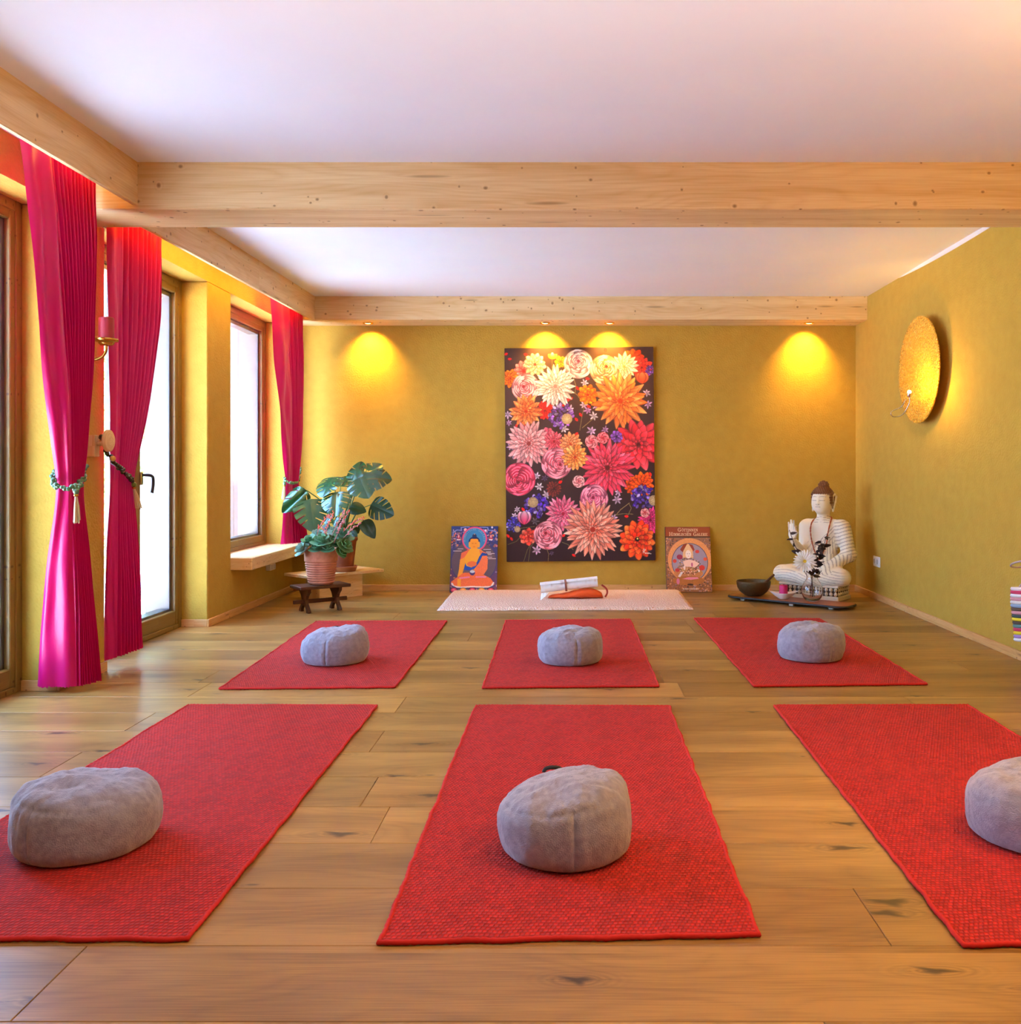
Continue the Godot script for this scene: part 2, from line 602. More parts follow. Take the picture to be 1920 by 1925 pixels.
func outside() -> void:
	var st := tool()
	span(st, Vector3(-30, -0.3, 12), Vector3(-2.73, -0.06, -40))
	struct("terrace_ground", done(st), mat(rgb8(206, 208, 212), 0.9), "pale grey paved terrace outside the glass doors")
	st = tool()
	span(st, Vector3(-4.6, -0.1, -8.3), Vector3(-4.8, 1.5, -13.5), 0.01)
	tag(obj("garden_wall", done(st), mat(rgb8(72, 72, 74), 0.9)), "low light grey rendered garden wall out on the terrace, seen through the second glazed door", "wall")
	# timber privacy screen seen through the far window
	var sc := thing("privacy_screen", "reddish brown timber privacy screen outside the far window", "screen", Vector3(-3.0, -0.06, 0))
	for k in 6:
		st = tool()
		span(st, Vector3(0, 0, -7.62 - k * 0.128), Vector3(-0.024, 2.75, -7.744 - k * 0.128), 0.003, 1, Vector2(k * 0.3, 0.1))
		obj("board", done(st), textured(M.pine.albedo_texture, Vector2(0.4, 2.0), 0.7, rgb8(84, 44, 30)), sc)
	# evergreen bush beyond the second door
	var bush := thing("garden_bush", "leafy green garden bush outside the second glazed door", "bush", Vector3(-3.9, -0.06, -7.6))
	obj("stem", tube([Vector3.ZERO, Vector3(0.02, 0.9, 0.0), Vector3(0, 1.7, 0.02)], [0.03, 0.022, 0.01], 7), mat(rgb8(84, 66, 48), 0.9), bush)
	var lf := tool()
	lf.set_smooth_group(-1)
	for k in 1500:
		var h := rng.randf_range(0.25, 2.25)
		var r := 0.42 * sqrt(clampf(sin(PI * (h - 0.1) / 2.3), 0.05, 1.0)) * sqrt(rng.randf())
		var a := rng.randf() * TAU
		var c := Vector3(cos(a) * r, h, sin(a) * r)
		var u := Vector3(rng.randfn(), rng.randfn(), rng.randfn()).normalized() * 0.05
		var v := u.cross(Vector3(rng.randfn(), rng.randfn(), rng.randfn())).normalized() * 0.022
		tri(lf, c - u, c + v, c + u, Vector3.UP)
		tri(lf, c - u, c - v, c + u, Vector3.UP)
	var gm := mat(rgb8(96, 140, 58), 0.6)
	gm.backlight_enabled = true
	gm.backlight = Color(0.4, 0.5, 0.2)
	obj("foliage", done(lf), gm, bush).set_meta("kind", "stuff")


func downlight(where: Vector3, label: String) -> void:
	var o := thing("downlight", label, "spotlight", where, 0.0, "downlights in the back beam")
	obj("ring", lathe([Vector2(0.030, 0.0), Vector2(0.030, -0.006), Vector2(0.036, -0.008), Vector2(0.042, -0.004), Vector2(0.043, 0.001)], 24), M.brass, o)
	var b := mat(Color.WHITE)
	b.emission_enabled = true
	b.emission = Color(1.0, 0.82, 0.5)
	b.emission_energy_multiplier = 4.0
	obj("bulb", lathe([Vector2(0.0001, -0.007), Vector2(0.02, -0.006), Vector2(0.03, -0.001)], 20), b, o)
	var l := SpotLight3D.new()
	l.name = "beam"
	l.light_color = Color(1.0, 0.76, 0.30)
	l.light_energy = 1.5
	l.light_size = 0.025
	l.spot_angle = 50.0
	l.spot_angle_attenuation = 1.0
	l.spot_range = 12.0
	l.spot_attenuation = 2.0
	l.shadow_enabled = true
	o.add_child(l)
	l.position = Vector3(0, -0.015, 0)
	l.rotation_degrees = Vector3(-60, 0, 0)


func strip(called: String, label: String, d0: float, d1: float, x: float, energy: float) -> void:
	var o := thing(called, label, "light strip", Vector3(x, 2.36, -(d0 + d1) * 0.5), 0.0, "light strips behind the fascia")
	obj("channel", boxmesh(Vector3(0, 0.02, 0), Vector3(0.03, 0.02, d1 - d0), 0.002), M.white_plastic, o)
	var b := mat(Color.WHITE)
	b.emission_enabled = true
	b.emission = Color(1.0, 0.72, 0.3)
	b.emission_energy_multiplier = 1.5
	obj("lamp_cover", boxmesh(Vector3(0, 0.006, 0), Vector3(0.022, 0.008, d1 - d0 - 0.01), 0.002), b, o)
	var l := AreaLight3D.new()
	l.name = "glow"
	l.area_size = Vector2(0.02, d1 - d0 - 0.02)
	l.light_color = Color(1.0, 0.76, 0.24)
	l.light_energy = energy
	l.area_range = 12.0
	l.area_attenuation = 2.0
	l.shadow_enabled = true
	o.add_child(l)
	l.position = Vector3(0, -0.004, 0)
	l.rotation_degrees = Vector3(-90, 0, 0)


func beams_and_lamps() -> void:
	var st := tool()
	span(st, Vector3(WALL_LEFT, 2.186, -4.224), Vector3(WALL_RIGHT, CEIL + 0.02, -4.538), 0.004, 0, Vector2(2.365, 0.02))
	struct("ceiling_beam", done(st), M.pine, "wide pale wooden ceiling beam across the room")
	st = tool()
	span(st, Vector3(WALL_LEFT, 2.212, -7.47), Vector3(WALL_RIGHT, CEIL + 0.02, -BACK), 0.003, 0, Vector2(2.365, 0.16))
	struct("ceiling_beam", done(st), M.pine, "pale wooden beam with four downlights along the back wall")
	# thin wooden fascia boards along the window wall, light strips behind them
	var fascia := func(a: Vector2, b: Vector2, off: Vector2) -> ArrayMesh:
		var dir := (b - a)
		var turn := atan2(-dir.x, dir.y)
		var s := tool()
		box(s, Vector3((a.x + b.x) * 0.5 - 0.0125, 2.305, -(a.y + b.y) * 0.5), Vector3(0.025, 0.2, dir.length()), 0.003, 2, off, Basis(Vector3.UP, -turn))
		return done(s)
	struct("fascia_board", fascia.call(Vector2(-1.97, 0.0 - 2.8), Vector2(-2.051, 4.235), Vector2(1.9, 0.3)), M.pine, "pale wooden fascia board over the first curtain")
	struct("fascia_board", fascia.call(Vector2(-2.062, 4.53), Vector2(-2.112, 7.48), Vector2(0.2, 0.35)), M.pine, "pale wooden fascia board over the second and third curtains")
	strip("light_strip", "warm light strip hidden behind the far fascia board", 4.6, 7.3, -2.15, 0.85)
	strip("light_strip", "warm light strip hidden behind the near fascia board", 3.85, 4.2, -2.12, 0.035)
	for x in [-1.671, -0.218, 0.31, 1.946]:
		var which: String = {-1.671: "leftmost small brass downlight in the back beam, near the plant corner", -0.218: "small brass downlight in the back beam above the left half of the flower picture", 0.31: "small brass downlight in the back beam above the right half of the flower picture", 1.946: "rightmost small brass downlight in the back beam, above the seated statue"}[x]
		downlight(Vector3(x, 2.212, -7.63), which)
	# two ceiling lamps of the same kind as the room's own, behind the viewer
	for q in [[1.75, 2.35], [0.55, 2.35], [1.75, 0.6]]:
		var o := thing("recessed_lamp", "recessed warm ceiling spotlight above the front mats, %s" % {2.95: "near the right wall", 1.15: "in the middle", 2.35: "behind the viewer"}[snappedf(q[0] + (1.2 if q[1] > 1.0 else 0.6), 0.01) if q[0] > 1.0 else 1.15], "spotlight", Vector3(q[0], CEIL, -q[1]), 0.0, "recessed ceiling spotlights")
		obj("ring", lathe([Vector2(0.030, 0.0), Vector2(0.030, -0.006), Vector2(0.036, -0.008), Vector2(0.042, -0.004), Vector2(0.043, 0.001)], 24), M.brass, o)
		var b := mat(Color.WHITE)
		b.emission_enabled = true
		b.emission = Color(1.0, 0.82, 0.5)
		b.emission_energy_multiplier = 4.0
		obj("bulb", lathe([Vector2(0.0001, -0.007), Vector2(0.02, -0.006), Vector2(0.03, -0.001)], 20), b, o)
		var l := SpotLight3D.new()
		l.name = "beam"
		l.light_color = Color(1.0, 0.72, 0.26)
		l.light_energy = 0.85
		l.light_size = 0.03
		l.spot_angle = 60.0
		l.spot_angle_attenuation = 1.0
		l.spot_range = 12.0
		l.spot_attenuation = 2.0
		l.shadow_enabled = true
		o.add_child(l)
		l.position = Vector3(0, -0.015, 0)
		l.rotation_degrees = Vector3(-90, 0, 0)
	# two floor uplighters behind the viewer wash the white ceiling
	for x in [-0.9, 1.2]:
		var o := thing("floor_uplighter", "black floor uplighter behind the viewer, %s" % ("nearer the doors" if x < 0 else "nearer the right wall"), "lamp", Vector3(x, 0.0, -0.85), 0.0, "floor uplighters")
		obj("housing", lathe([Vector2(0.001, 0.0), Vector2(0.09, 0.0), Vector2(0.095, 0.01), Vector2(0.095, 0.15), Vector2(0.09, 0.15), Vector2(0.086, 0.11)], 32), M.black, o)
		var b := mat(Color.WHITE)
		b.emission_enabled = true
		b.emission = Color(1.0, 0.95, 0.93)
		b.emission_energy_multiplier = 4.0
		obj("bulb", lathe([Vector2(0.085, 0.112), Vector2(0.05, 0.122), Vector2(0.001, 0.126)], 24), b, o)
		var l := SpotLight3D.new()
		l.name = "beam"
		l.light_color = Color(1.0, 0.95, 0.93)
		l.light_energy = 3.0
		l.light_size = 0.06
		l.spot_angle = 62.0
		l.spot_angle_attenuation = 0.8
		l.spot_range = 12.0
		l.spot_attenuation = 2.0
		l.shadow_enabled = true
		o.add_child(l)
		l.position = Vector3(0, 0.16, 0)
		l.rotation_degrees = Vector3(90, 0, 0)
	for x in [1.7]:
		var o := thing("ceiling_lamp", "round opal ceiling lamp behind the viewer", "lamp", Vector3(1.9, CEIL, -2.45))
		obj("lamp_base", lathe([Vector2(0.15, -0.02), Vector2(0.16, 0.0)], 32), M.brass, o)
		var b := mat(Color.WHITE)
		b.emission_enabled = true
		b.emission = Color(1.0, 0.75, 0.45)
		b.emission_energy_multiplier = 1.5
		obj("lamp_shade", lathe([Vector2(0.001, -0.075), Vector2(0.08, -0.07), Vector2(0.14, -0.045), Vector2(0.15, -0.015)], 32), b, o)
		var l := OmniLight3D.new()
		l.name = "glow"
		l.light_color = Color(1.0, 0.72, 0.28)
		l.light_energy = 0.5
		l.light_size = 0.1
		l.omni_range = 14.0
		l.omni_attenuation = 2.0
		l.shadow_enabled = true
		o.add_child(l)
		l.position = Vector3(0, -0.19, 0)


# ================================================================ mats, cushions, pad, blanket, bolster
func weave_textures() -> void:
	var n := 384
	var cells := 16
	var cs := n / cells
	var col := PackedByteArray()
	col.resize(n * n * 3)
	var hgt := PackedByteArray()
	hgt.resize(n * n * 3)
	var tone := PackedFloat32Array()
	for i in cells * cells:
		tone.append(rng.randf_range(0.88, 1.08))
	for y in n:
		var r := y / cs
		var fy := float(y % cs) / cs * 2.0 - 1.0
		for x in n:
			var xx := (x + (cs / 2 if r % 2 else 0) + int(fy * 3.0) + n) % n
			var c := xx / cs
			var fx := float(xx % cs) / cs * 2.0 - 1.0
			var h := (1.0 - pow(absf(fx), 3.0)) * (1.0 - fy * fy * 0.9)
			var s := tone[r * cells + c] * (0.78 + 0.22 * h)
			var i := (y * n + x) * 3
			col[i] = int(clampf(s * 232.0, 0, 255))
			col[i + 1] = int(clampf(s * 232.0, 0, 255))
			col[i + 2] = int(clampf(s * 232.0, 0, 255))
			hgt[i] = int(h * 255.0)
			hgt[i + 1] = hgt[i]
			hgt[i + 2] = hgt[i]
	var m := textured(tex(col, n, n), Vector2(1 / 0.176, 1 / 0.22), 0.9, rgb8(218, 28, 14))
	bump(m, tex(hgt, n, n), 0.35)
	m.rim_enabled = true
	m.rim = 0.25
	m.rim_tint = 0.8
	M.weave = m
	M.cord = mat(rgb8(192, 26, 18), 0.9)


func yoga_mat(label: String, far_l: Vector3, far_r: Vector3, near_r: Vector3, near_l: Vector3, seed_: int) -> void:
	var mid := (far_l + far_r + near_r + near_l) * 0.25
	mid.y = 0.0
	var o := thing("yoga_mat", label, "yoga mat", mid, 0.0, "red woven yoga mats")
	var nz := noise(2.2, seed_, 3)
	var nu := 50
	var nv := 110
	var p := PackedVector3Array()
	var edge := []
	for j in nv:
		var v := float(j) / (nv - 1)
		for i in nu:
			var u := float(i) / (nu - 1)
			var q := far_l.lerp(far_r, u).lerp(near_l.lerp(near_r, u), v) - mid
			var side := absf(u - 0.5) * 2.0
			q.x += nz.get_noise_2d(v * 6.0, u * 0.4 + 40.0) * 0.006 * side
			q.z += nz.get_noise_2d(u * 3.0 + 9.0, v) * 0.006
			q.y = 0.0095 + nz.get_noise_2d(u * 2.0, v * 5.0) * 0.0025
			p.append(q)
	for j in nv:
		edge.append(p[j * nu])
	for i in range(1, nu):
		edge.append(p[(nv - 1) * nu + i])
	for j in range(nv - 2, -1, -1):
		edge.append(p[j * nu + nu - 1])
	for i in range(nu - 2, -1, -1):
		edge.append(p[i])
	var w := (far_r - far_l).length()
	var l := (near_l - far_l).length()
	var wv := obj("weave", grid(p, nu, nv, false, w, l, true), M.weave, o)
	# rolled edge: a twisted cord
	var pts := []
	var rad := []
	var total := 0.0
	for i in edge.size() - 1:
		var a: Vector3 = edge[i]
		var b: Vector3 = edge[i + 1]
		var steps := maxi(1, int((b - a).length() / 0.0065))
		for k in steps:
			var q := a.lerp(b, float(k) / steps)
			q.y = 0.0065
			pts.append(q)
			rad.append(0.0058 + 0.001 * sin(total * 420.0))
			total += (b - a).length() / steps
	obj("border", tube(pts, rad, 7), M.cord, o)


func cushion(label: String, where: Vector3, r: float, h: float, seam: float, seed_: int, tilt := 0.0, loop := false) -> void:
	var o := thing("meditation_cushion", label, "cushion", where, 0.0, "grey plush meditation cushions")
	var nz := noise(3.0, seed_, 3)
	var wr := noise(14.0, seed_ + 5, 3)
	var nu := 361
	var prof := [Vector2(0.001, 0.0), Vector2(0.5, 0.0), Vector2(0.80, 0.0), Vector2(0.90, 0.03), Vector2(0.965, 0.14), Vector2(0.995, 0.28), Vector2(1.0, 0.42), Vector2(0.985, 0.56), Vector2(0.955, 0.68), Vector2(0.91, 0.76), Vector2(0.83, 0.84), Vector2(0.68, 0.915), Vector2(0.48, 0.965), Vector2(0.26, 0.99), Vector2(0.001, 1.0)]
	var rows := []
	var c := Curve2D.new()
	for i in prof.size():
		var t: Vector2 = (prof[mini(i + 1, prof.size() - 1)] - prof[maxi(i - 1, 0)]) / 6.0
		c.add_point(prof[i], -t, t)
	var nv := 70
	for j in nv:
		rows.append(c.sample_baked(c.get_baked_length() * j / (nv - 1), true))
	var p := PackedVector3Array()
	for j in nv:
		var q: Vector2 = rows[j]
		for i in nu:
			var a := TAU * (i % (nu - 1)) / (nu - 1)
			var dir := Vector3(cos(a), 0, sin(a))
			var rr: float = q.x * r
			var yy: float = q.y * h
			var lump := nz.get_noise_3d(dir.x * 0.4 * q.x, q.y * 0.3, dir.z * 0.4 * q.x)
			var side := smoothstep(0.02, 0.12, q.y) * (1.0 - smoothstep(0.72, 0.84, q.y))
			rr *= 1.0 + lump * 0.05 * q.x
			yy *= 1.0 + lump * 0.10 * smoothstep(0.3, 1.0, q.y)
			var fine := wr.get_noise_3d(dir.x * q.x * 0.5, q.y * 0.5, dir.z * q.x * 0.5)
			rr += fine * 0.0012 * q.x
			yy += fine * 0.002 * smoothstep(0.6, 0.9, q.y)
			# side seam with a puckered edge, and the seam round the top
			var da := wrapf(a - seam, -PI, PI) * r
			rr -= (0.006 * exp(-da * da / 0.000012) - 0.004 * exp(-pow(absf(da) - 0.018, 2.0) / 0.00012)) * side
			rr -= 0.005 * exp(-pow((q.y - 0.775) / 0.022, 2.0)) * (0.5 + 0.5 * nz.get_noise_2d(a * 1.2, 7.0) + 0.5 * exp(-da * da / 0.01))
			yy += tilt * dir.x * q.x * smoothstep(0.4, 1.0, q.y) * 0.1
			p.append(Vector3(dir.x * rr, yy, dir.z * rr))
	obj("cover", grid(p, nu, nv, true, 1.0, 1.0), M.plush, o)
	if loop:
		obj("carry_loop", tube(curve([Vector3(-0.06, h * 0.80, -r * 0.86), Vector3(-0.055, h * 0.85, -r * 0.88), Vector3(-0.035, h * 0.87, -r * 0.89), Vector3(-0.015, h * 0.85, -r * 0.9), Vector3(-0.01, h * 0.80, -r * 0.88)], 12), 0.006, 6), M.black, o)


func soft_things() -> void:
	weave_textures()
	var pl := mat(Color.WHITE, 0.95)
	pl.albedo_texture = noise_tex(0.03, 21, [rgb8(126, 121, 134), rgb8(149, 144, 156), rgb8(168, 162, 172)], 256, 5)
	pl.uv1_triplanar = true
	pl.uv1_scale = Vector3(5, 5, 5)
	bump(pl, noise_tex(0.16, 22, [], 256, 3), 0.2)
	pl.rim_enabled = true
	pl.rim = 1.0
	pl.rim_tint = 0.4
	M.plush = pl
	var y := 0.008
	var f := func(a: float, b: float) -> Vector3: return on_floor(a, b, y)
	yoga_mat("red woven yoga mat in the front row, nearest the glass doors", f.call(353, 1325), f.call(708, 1326), f.call(352, 1764), f.call(-352, 1762), 1)
	yoga_mat("red woven yoga mat in the middle of the front row", f.call(895, 1326), f.call(1258, 1327), f.call(1426, 1755), f.call(714, 1771), 2)
	yoga_mat("red woven yoga mat in the front row, nearest the right wall", f.call(1456, 1326), f.call(1820, 1325), f.call(2530, 1768), f.call(1812, 1775), 3)
	yoga_mat("red woven yoga mat in the back row nearest the plants", f.call(595, 1168), f.call(840, 1167), f.call(742, 1291), f.call(413, 1294), 4)
	yoga_mat("red woven yoga mat in the middle of the back row", f.call(952, 1166), f.call(1185, 1164), f.call(1238, 1289), f.call(908, 1292), 5)
	yoga_mat("red woven yoga mat in the back row nearest the seated statue", f.call(1306, 1162), f.call(1541, 1163), f.call(1742, 1285), f.call(1418, 1289), 6)
	var cy := 0.012
	cushion("grey plush round cushion on the front mat nearest the glass doors, lying in shade", Vector3(-1.287, cy, -2.475), 0.183, 0.178, 1.95, 11, -0.1)
	cushion("pale grey plush round cushion on the middle mat of the front row", Vector3(-0.018, cy, -2.44), 0.176, 0.185, 1.42, 25, 0.35, true)
	cushion("grey plush round cushion on the front mat nearest the right wall", Vector3(1.262, cy, -2.52), 0.184, 0.18, 1.1, 13, 0.0)
	cushion("grey plush round cushion with black loop on the back mat nearest the plants", Vector3(-1.231, cy, -4.845), 0.172, 0.172, 1.62, 14, 0.25, true)
	cushion("grey plush round cushion on the middle mat of the back row", Vector3(-0.008, cy, -4.845), 0.171, 0.172, 1.35, 15, 0.1)
	cushion("grey plush round cushion on the back mat nearest the seated statue", Vector3(1.266, cy, -4.93), 0.175, 0.182, 1.15, 16, 0.05)
	# crocheted pad along the back wall
	var pm := mat(Color.WHITE, 0.95)
	pm.albedo_texture = noise_tex(0.11, 41, [rgb8(196, 110, 84), rgb8(206, 110, 120), rgb8(240, 214, 184), rgb8(250, 238, 214), rgb8(228, 164, 146), rgb8(250, 234, 208), rgb8(240, 212, 176), rgb8(220, 150, 130), rgb8(226, 170, 80), rgb8(200, 100, 130)], 256, 3)
	pm.uv1_scale = Vector3(2.4, 2.4, 1)
	bump(pm, noise_tex(0.10, 42, [], 256, 2), 0.8)
	var b := [on_floor(851, 1113.5), on_floor(1279, 1112.5), on_floor(1305, 1147), on_floor(821, 1149)]
	var mid: Vector3 = (b[0] + b[1] + b[2] + b[3]) * 0.25
	var pad := thing("floor_pad", "pale pink speckled crocheted pad on the floor below the flower picture", "pad", mid)
	var nz := noise(1.6, 4, 3)
	var pts := PackedVector3Array()
	var nu := 90
	var prof := [Vector2(-0.01, 0.0), Vector2(-0.022, 0.012), Vector2(-0.014, 0.024), Vector2(0.012, 0.028), Vector2(0.06, 0.026)]
	var nv := 40
	for j in nv:
		for i in nu:
			var u := float(i) / (nu - 1)
			var v := float(j) / (nv - 1)
			var du := minf(u, 1.0 - u) * 1.85
			var dv := minf(v, 1.0 - v) * 0.95
			var ee := minf(du, dv)
			var hh := 0.003 + 0.022 * sqrt(clampf(ee / 0.035, 0.0, 1.0)) + nz.get_noise_2d(u * 3.0, v * 2.0) * 0.003
			var q: Vector3 = b[0].lerp(b[1], u).lerp(b[3].lerp(b[2], u), v) - mid
			q.y = hh
			q.z += nz.get_noise_2d(u * 4.0, 3.0) * 0.006
			pts.append(q)
	obj("pad_cover", grid(pts, nu, nv, false, 1.85, 0.95, true), pm, pad)
	# orange bolster and the rolled white blanket on it
	var om := mat(rgb8(232, 84, 14), 0.5)
	om.rim_enabled = true
	om.rim = 0.5
	var bo := thing("bolster_pillow", "small orange satin bolster on the speckled pad under the rolled blanket", "pillow", Vector3(0.03, 0.027, -7.13), 0.04)
	var bp := PackedVector3Array()
	for j in 41:
		var t := j / 40.0
		var x := lerpf(-0.212, 0.212, t)
		var en := pow(clampf(sin(PI * clampf(t, 0.0, 1.0)), 0.0, 1.0), 0.33)
		var ry := (0.018 + 0.023 * smoothstep(0.2, 0.85, t)) * en + 0.001
		var rz := 0.068 * en + 0.001
		for i in 33:
			var a := TAU * (i % 32) / 32.0
			var wob := nz.get_noise_3d(t * 5.0, cos(a), sin(a)) * 0.006
			bp.append(Vector3(x, ry + sin(a) * (ry + wob * en), -cos(a) * (rz + wob)))
	obj("pillow_cover", grid(bp, 33, 41, true, 1.0, 1.0, true), om, bo)
	obj("piping", tube(curve([Vector3(0.20, 0.10, 0.02), Vector3(0.232, 0.075, 0.045), Vector3(0.24, 0.045, 0.05), Vector3(0.225, 0.012, 0.04)], 14), 0.007, 7), mat(rgb8(150, 30, 8), 0.5), bo)
	var bl := mat(Color.WHITE, 0.95)
	bl.albedo_texture = noise_tex(0.014, 51, [rgb8(246, 242, 234), rgb8(246, 242, 234), rgb8(246, 242, 234), rgb8(246, 242, 234), rgb8(244, 240, 232), rgb8(236, 222, 208), rgb8(170, 120, 104)], 256, 2)
	bl.uv1_triplanar = true
	bl.uv1_scale = Vector3(3, 3, 3)
	var roll := thing("rolled_blanket", "rolled white blanket with a brown band lying on the orange bolster", "blanket", Vector3(-0.015, 0.130, -7.11), 0.02)
	roll.rotation.z = 0.105
	var prof2 := PackedVector3Array()
	# spiral end: the cloth winds in from the outside
	var turns := 3.0
	var ns := 110
	for j in 2:
		pass
	for j in 13:
		var x := lerpf(-0.225, 0.215, j / 12.0)
		for i in ns:
			var t := float(i) / (ns - 1)
			var a := t * TAU * turns + 0.6
			var r := 0.044 - 0.030 * t + nz.get_noise_2d(x * 8.0, t * 9.0) * 0.0015
			var xx := x + (0.012 * t if j == 0 else (-0.006 * t if j == 12 else 0.0))
			prof2.append(Vector3(xx, sin(a) * r, cos(a) * r))
	obj("cloth", grid(prof2, ns, 13, false, 1.0, 0.45), bl, roll)
	# the loose corner that hangs over the left end of the bolster
	var flap := PackedVector3Array()
	for j in 9:
		for i in 13:
			var u := i / 12.0
			var v := j / 8.0
			flap.append(Vector3(-0.222 + u * 0.06 - v * 0.012, -0.038 - v * (0.05 - 0.04 * u) , 0.022 + v * 0.045 * (1 - u * 0.3) + 0.004 * sin(u * 12.0)))
	obj("cloth_corner", grid(flap, 13, 9, false, 1, 1, false), bl, roll)
	obj("band", lathe([Vector2(0.0452, -0.008), Vector2(0.0464, 0.0), Vector2(0.0452, 0.008)], 32), mat(rgb8(150, 96, 76), 0.8), roll).transform = rot(Vector3(0, 0, 1), PI / 2, Vector3(-0.03, 0, 0))


# ================================================================ printed pictures (flat print only)
var ink: PackedByteArray
var iw := 0
var ih := 0


func dot(x: int, y: int, c: Color) -> void:
	if x < 0 or y < 0 or x >= iw or y >= ih:
		return
	var i := (y * iw + x) * 3
	ink[i] = int(clampf(c.r, 0, 1) * 255.0)
	ink[i + 1] = int(clampf(c.g, 0, 1) * 255.0)
	ink[i + 2] = int(clampf(c.b, 0, 1) * 255.0)


func sheet(w: int, h: int, a: Color, b: Color) -> void:
	iw = w
	ih = h
	ink = PackedByteArray()
	ink.resize(w * h * 3)
	for y in h:
		var c := a.lerp(b, float(y) / h)
		for x in w:
			dot(x, y, c)


func disc(cx: float, cy: float, rx: float, ry: float, c: Color, c2 := Color(-1, 0, 0), speckle := 0.0) -> void:
	for y in range(int(cy - ry), int(cy + ry) + 1):
		for x in range(int(cx - rx), int(cx + rx) + 1):
			var d := Vector2((x - cx) / rx, (y - cy) / ry).length()
			if d <= 1.0:
				var k := c if c2.r < 0 else c.lerp(c2, d)
				if speckle > 0.0:
					k = k * (1.0 + rng.randf_range(-speckle, speckle))
				dot(x, y, k)


func poly(pts: Array, c: Color, speckle := 0.0) -> void:
	var lo := 1e9
	var hi := -1e9
	for q in pts:
		lo = minf(lo, q.y)
		hi = maxf(hi, q.y)
	for y in range(int(lo), int(hi) + 1):
		var xs := []
		for i in pts.size():
			var a: Vector2 = pts[i]
			var b: Vector2 = pts[(i + 1) % pts.size()]
			if (a.y <= y) != (b.y <= y):
				xs.append(a.x + (y - a.y) / (b.y - a.y) * (b.x - a.x))
		xs.sort()
		for k in xs.size() / 2:
			for x in range(int(xs[k * 2]), int(xs[k * 2 + 1]) + 1):
				dot(x, y, c * (1.0 + rng.randf_range(-speckle, speckle)) if speckle > 0 else c)


func stroke(pts: Array, w: float, c: Color) -> void:
	for i in pts.size() - 1:
		var a: Vector2 = pts[i]
		var b: Vector2 = pts[i + 1]
		var n := int((b - a).length() * 1.5) + 1
		for k in n:
			var q := a.lerp(b, float(k) / n)
			for yy in range(int(q.y - w * 0.5), int(q.y + w * 0.5 + 0.6)):
				for xx in range(int(q.x - w * 0.5), int(q.x + w * 0.5 + 0.6)):
					dot(xx, yy, c)


func petal(cx: float, cy: float, ang: float, r0: float, r1: float, wide: float, c0: Color, c1: Color, pointed: float) -> void:
	var dir := Vector2(cos(ang), sin(ang))
	var nrm := Vector2(-dir.y, dir.x)
	var n := int((r1 - r0) * 1.35) + 2
	var lit := rng.randf_range(0.82, 1.12)
	for k in n:
		var t := float(k) / (n - 1)
		var hw: float = wide * pow(sin(PI * pow(t, lerpf(1.25, 0.75, pointed)) * 0.985 + 0.02), lerpf(0.55, 0.85, pointed)) + 0.4
		var base := c0.lerp(c1, t)
		var m := int(hw * 1.4) + 1
		for s in range(-m, m + 1):
			var q := float(s) / m
			var sh := lit * (1.0 - 0.42 * pow(absf(q), 4.0) + 0.10 * (1.0 - absf(q - 0.2)))
			var pos := Vector2(cx, cy) + dir * lerpf(r0, r1, t) + nrm * (q * hw)
			dot(int(pos.x), int(pos.y), base * sh)


func dahlia(x: float, y: float, r: float, rings: int, n: int, outer: Color, tip: Color, heart: Color, pointed := 1.0, squash := 1.0) -> void:
	disc(x, y, r * 0.7, r * 0.7, heart * 0.55)
	for k in rings:
		var f := 1.0 - float(k) / rings
		var c0 := heart.lerp(outer, f * 0.8) * 0.8
		var count := maxi(5, int(n * (0.45 + 0.55 * f)))
		var spin := rng.randf() * 3.0
		for i in count:
			var a := TAU * i / count + spin + rng.randf_range(-0.1, 0.1)
			var rr := r * f * rng.randf_range(0.9, 1.05)
			petal(x, y, a, rr * 0.25, rr, r * f * 2.0 / count * 1.25 + 0.6, c0, outer.lerp(tip, rng.randf_range(0.3, 1.0)), pointed)
	disc(x, y, r * 0.08, r * 0.08, heart * 0.7)


func rose(x: float, y: float, r: float, dark: Color, light: Color, ox := 0.0, oy := 0.0) -> void:
	var rings := 6
	for k in rings:
		var f := 1.0 - float(k) / rings
		var count := 5 if k < 4 else 3
		var spin := rng.randf() * 3.0
		for i in count:
			var a := TAU * i / count + spin
			var c := Vector2(x + ox * (1.0 - f), y + oy * (1.0 - f))
			petal(c.x, c.y, a, 0.0, r * f, r * f * 0.72, dark.lerp(light, 0.25) * (0.75 + 0.3 * f), light, 0.0)
			var arc := []
			for s in 9:
				var b := a + (s / 8.0 - 0.5) * 1.1
				arc.append(c + Vector2(cos(b), sin(b)) * r * f * (0.93 - 0.02 * absf(s - 4.0)))
			stroke(arc, 1.2, light.lerp(Color.WHITE, 0.45))
			for s in 9:
				arc[s] = c + (arc[s] - c) * 0.86
			stroke(arc, 1.0, dark * 0.85)
	disc(x + ox, y + oy, r * 0.10, r * 0.10, dark * 0.6)


func scabious(x: float, y: float, r: float, c: Color, hx: float, hy: float) -> void:
	for i in 70:
		var a := rng.randf() * TAU
		var d := sqrt(rng.randf()) * r * 0.8
		var k := c.lerp(Color(0.92, 0.88, 1.0), pow(rng.randf(), 3.0)) * rng.randf_range(0.6, 1.15)
		petal(x + cos(a) * d, y + sin(a) * d, rng.randf() * TAU, -r * 0.12, r * 0.16, r * 0.10, k * 0.8, k, 0.2)
	disc(x + hx, y + hy, r * 0.36, r * 0.36, rgb8(206, 190, 150), rgb8(170, 150, 120), 0.25)


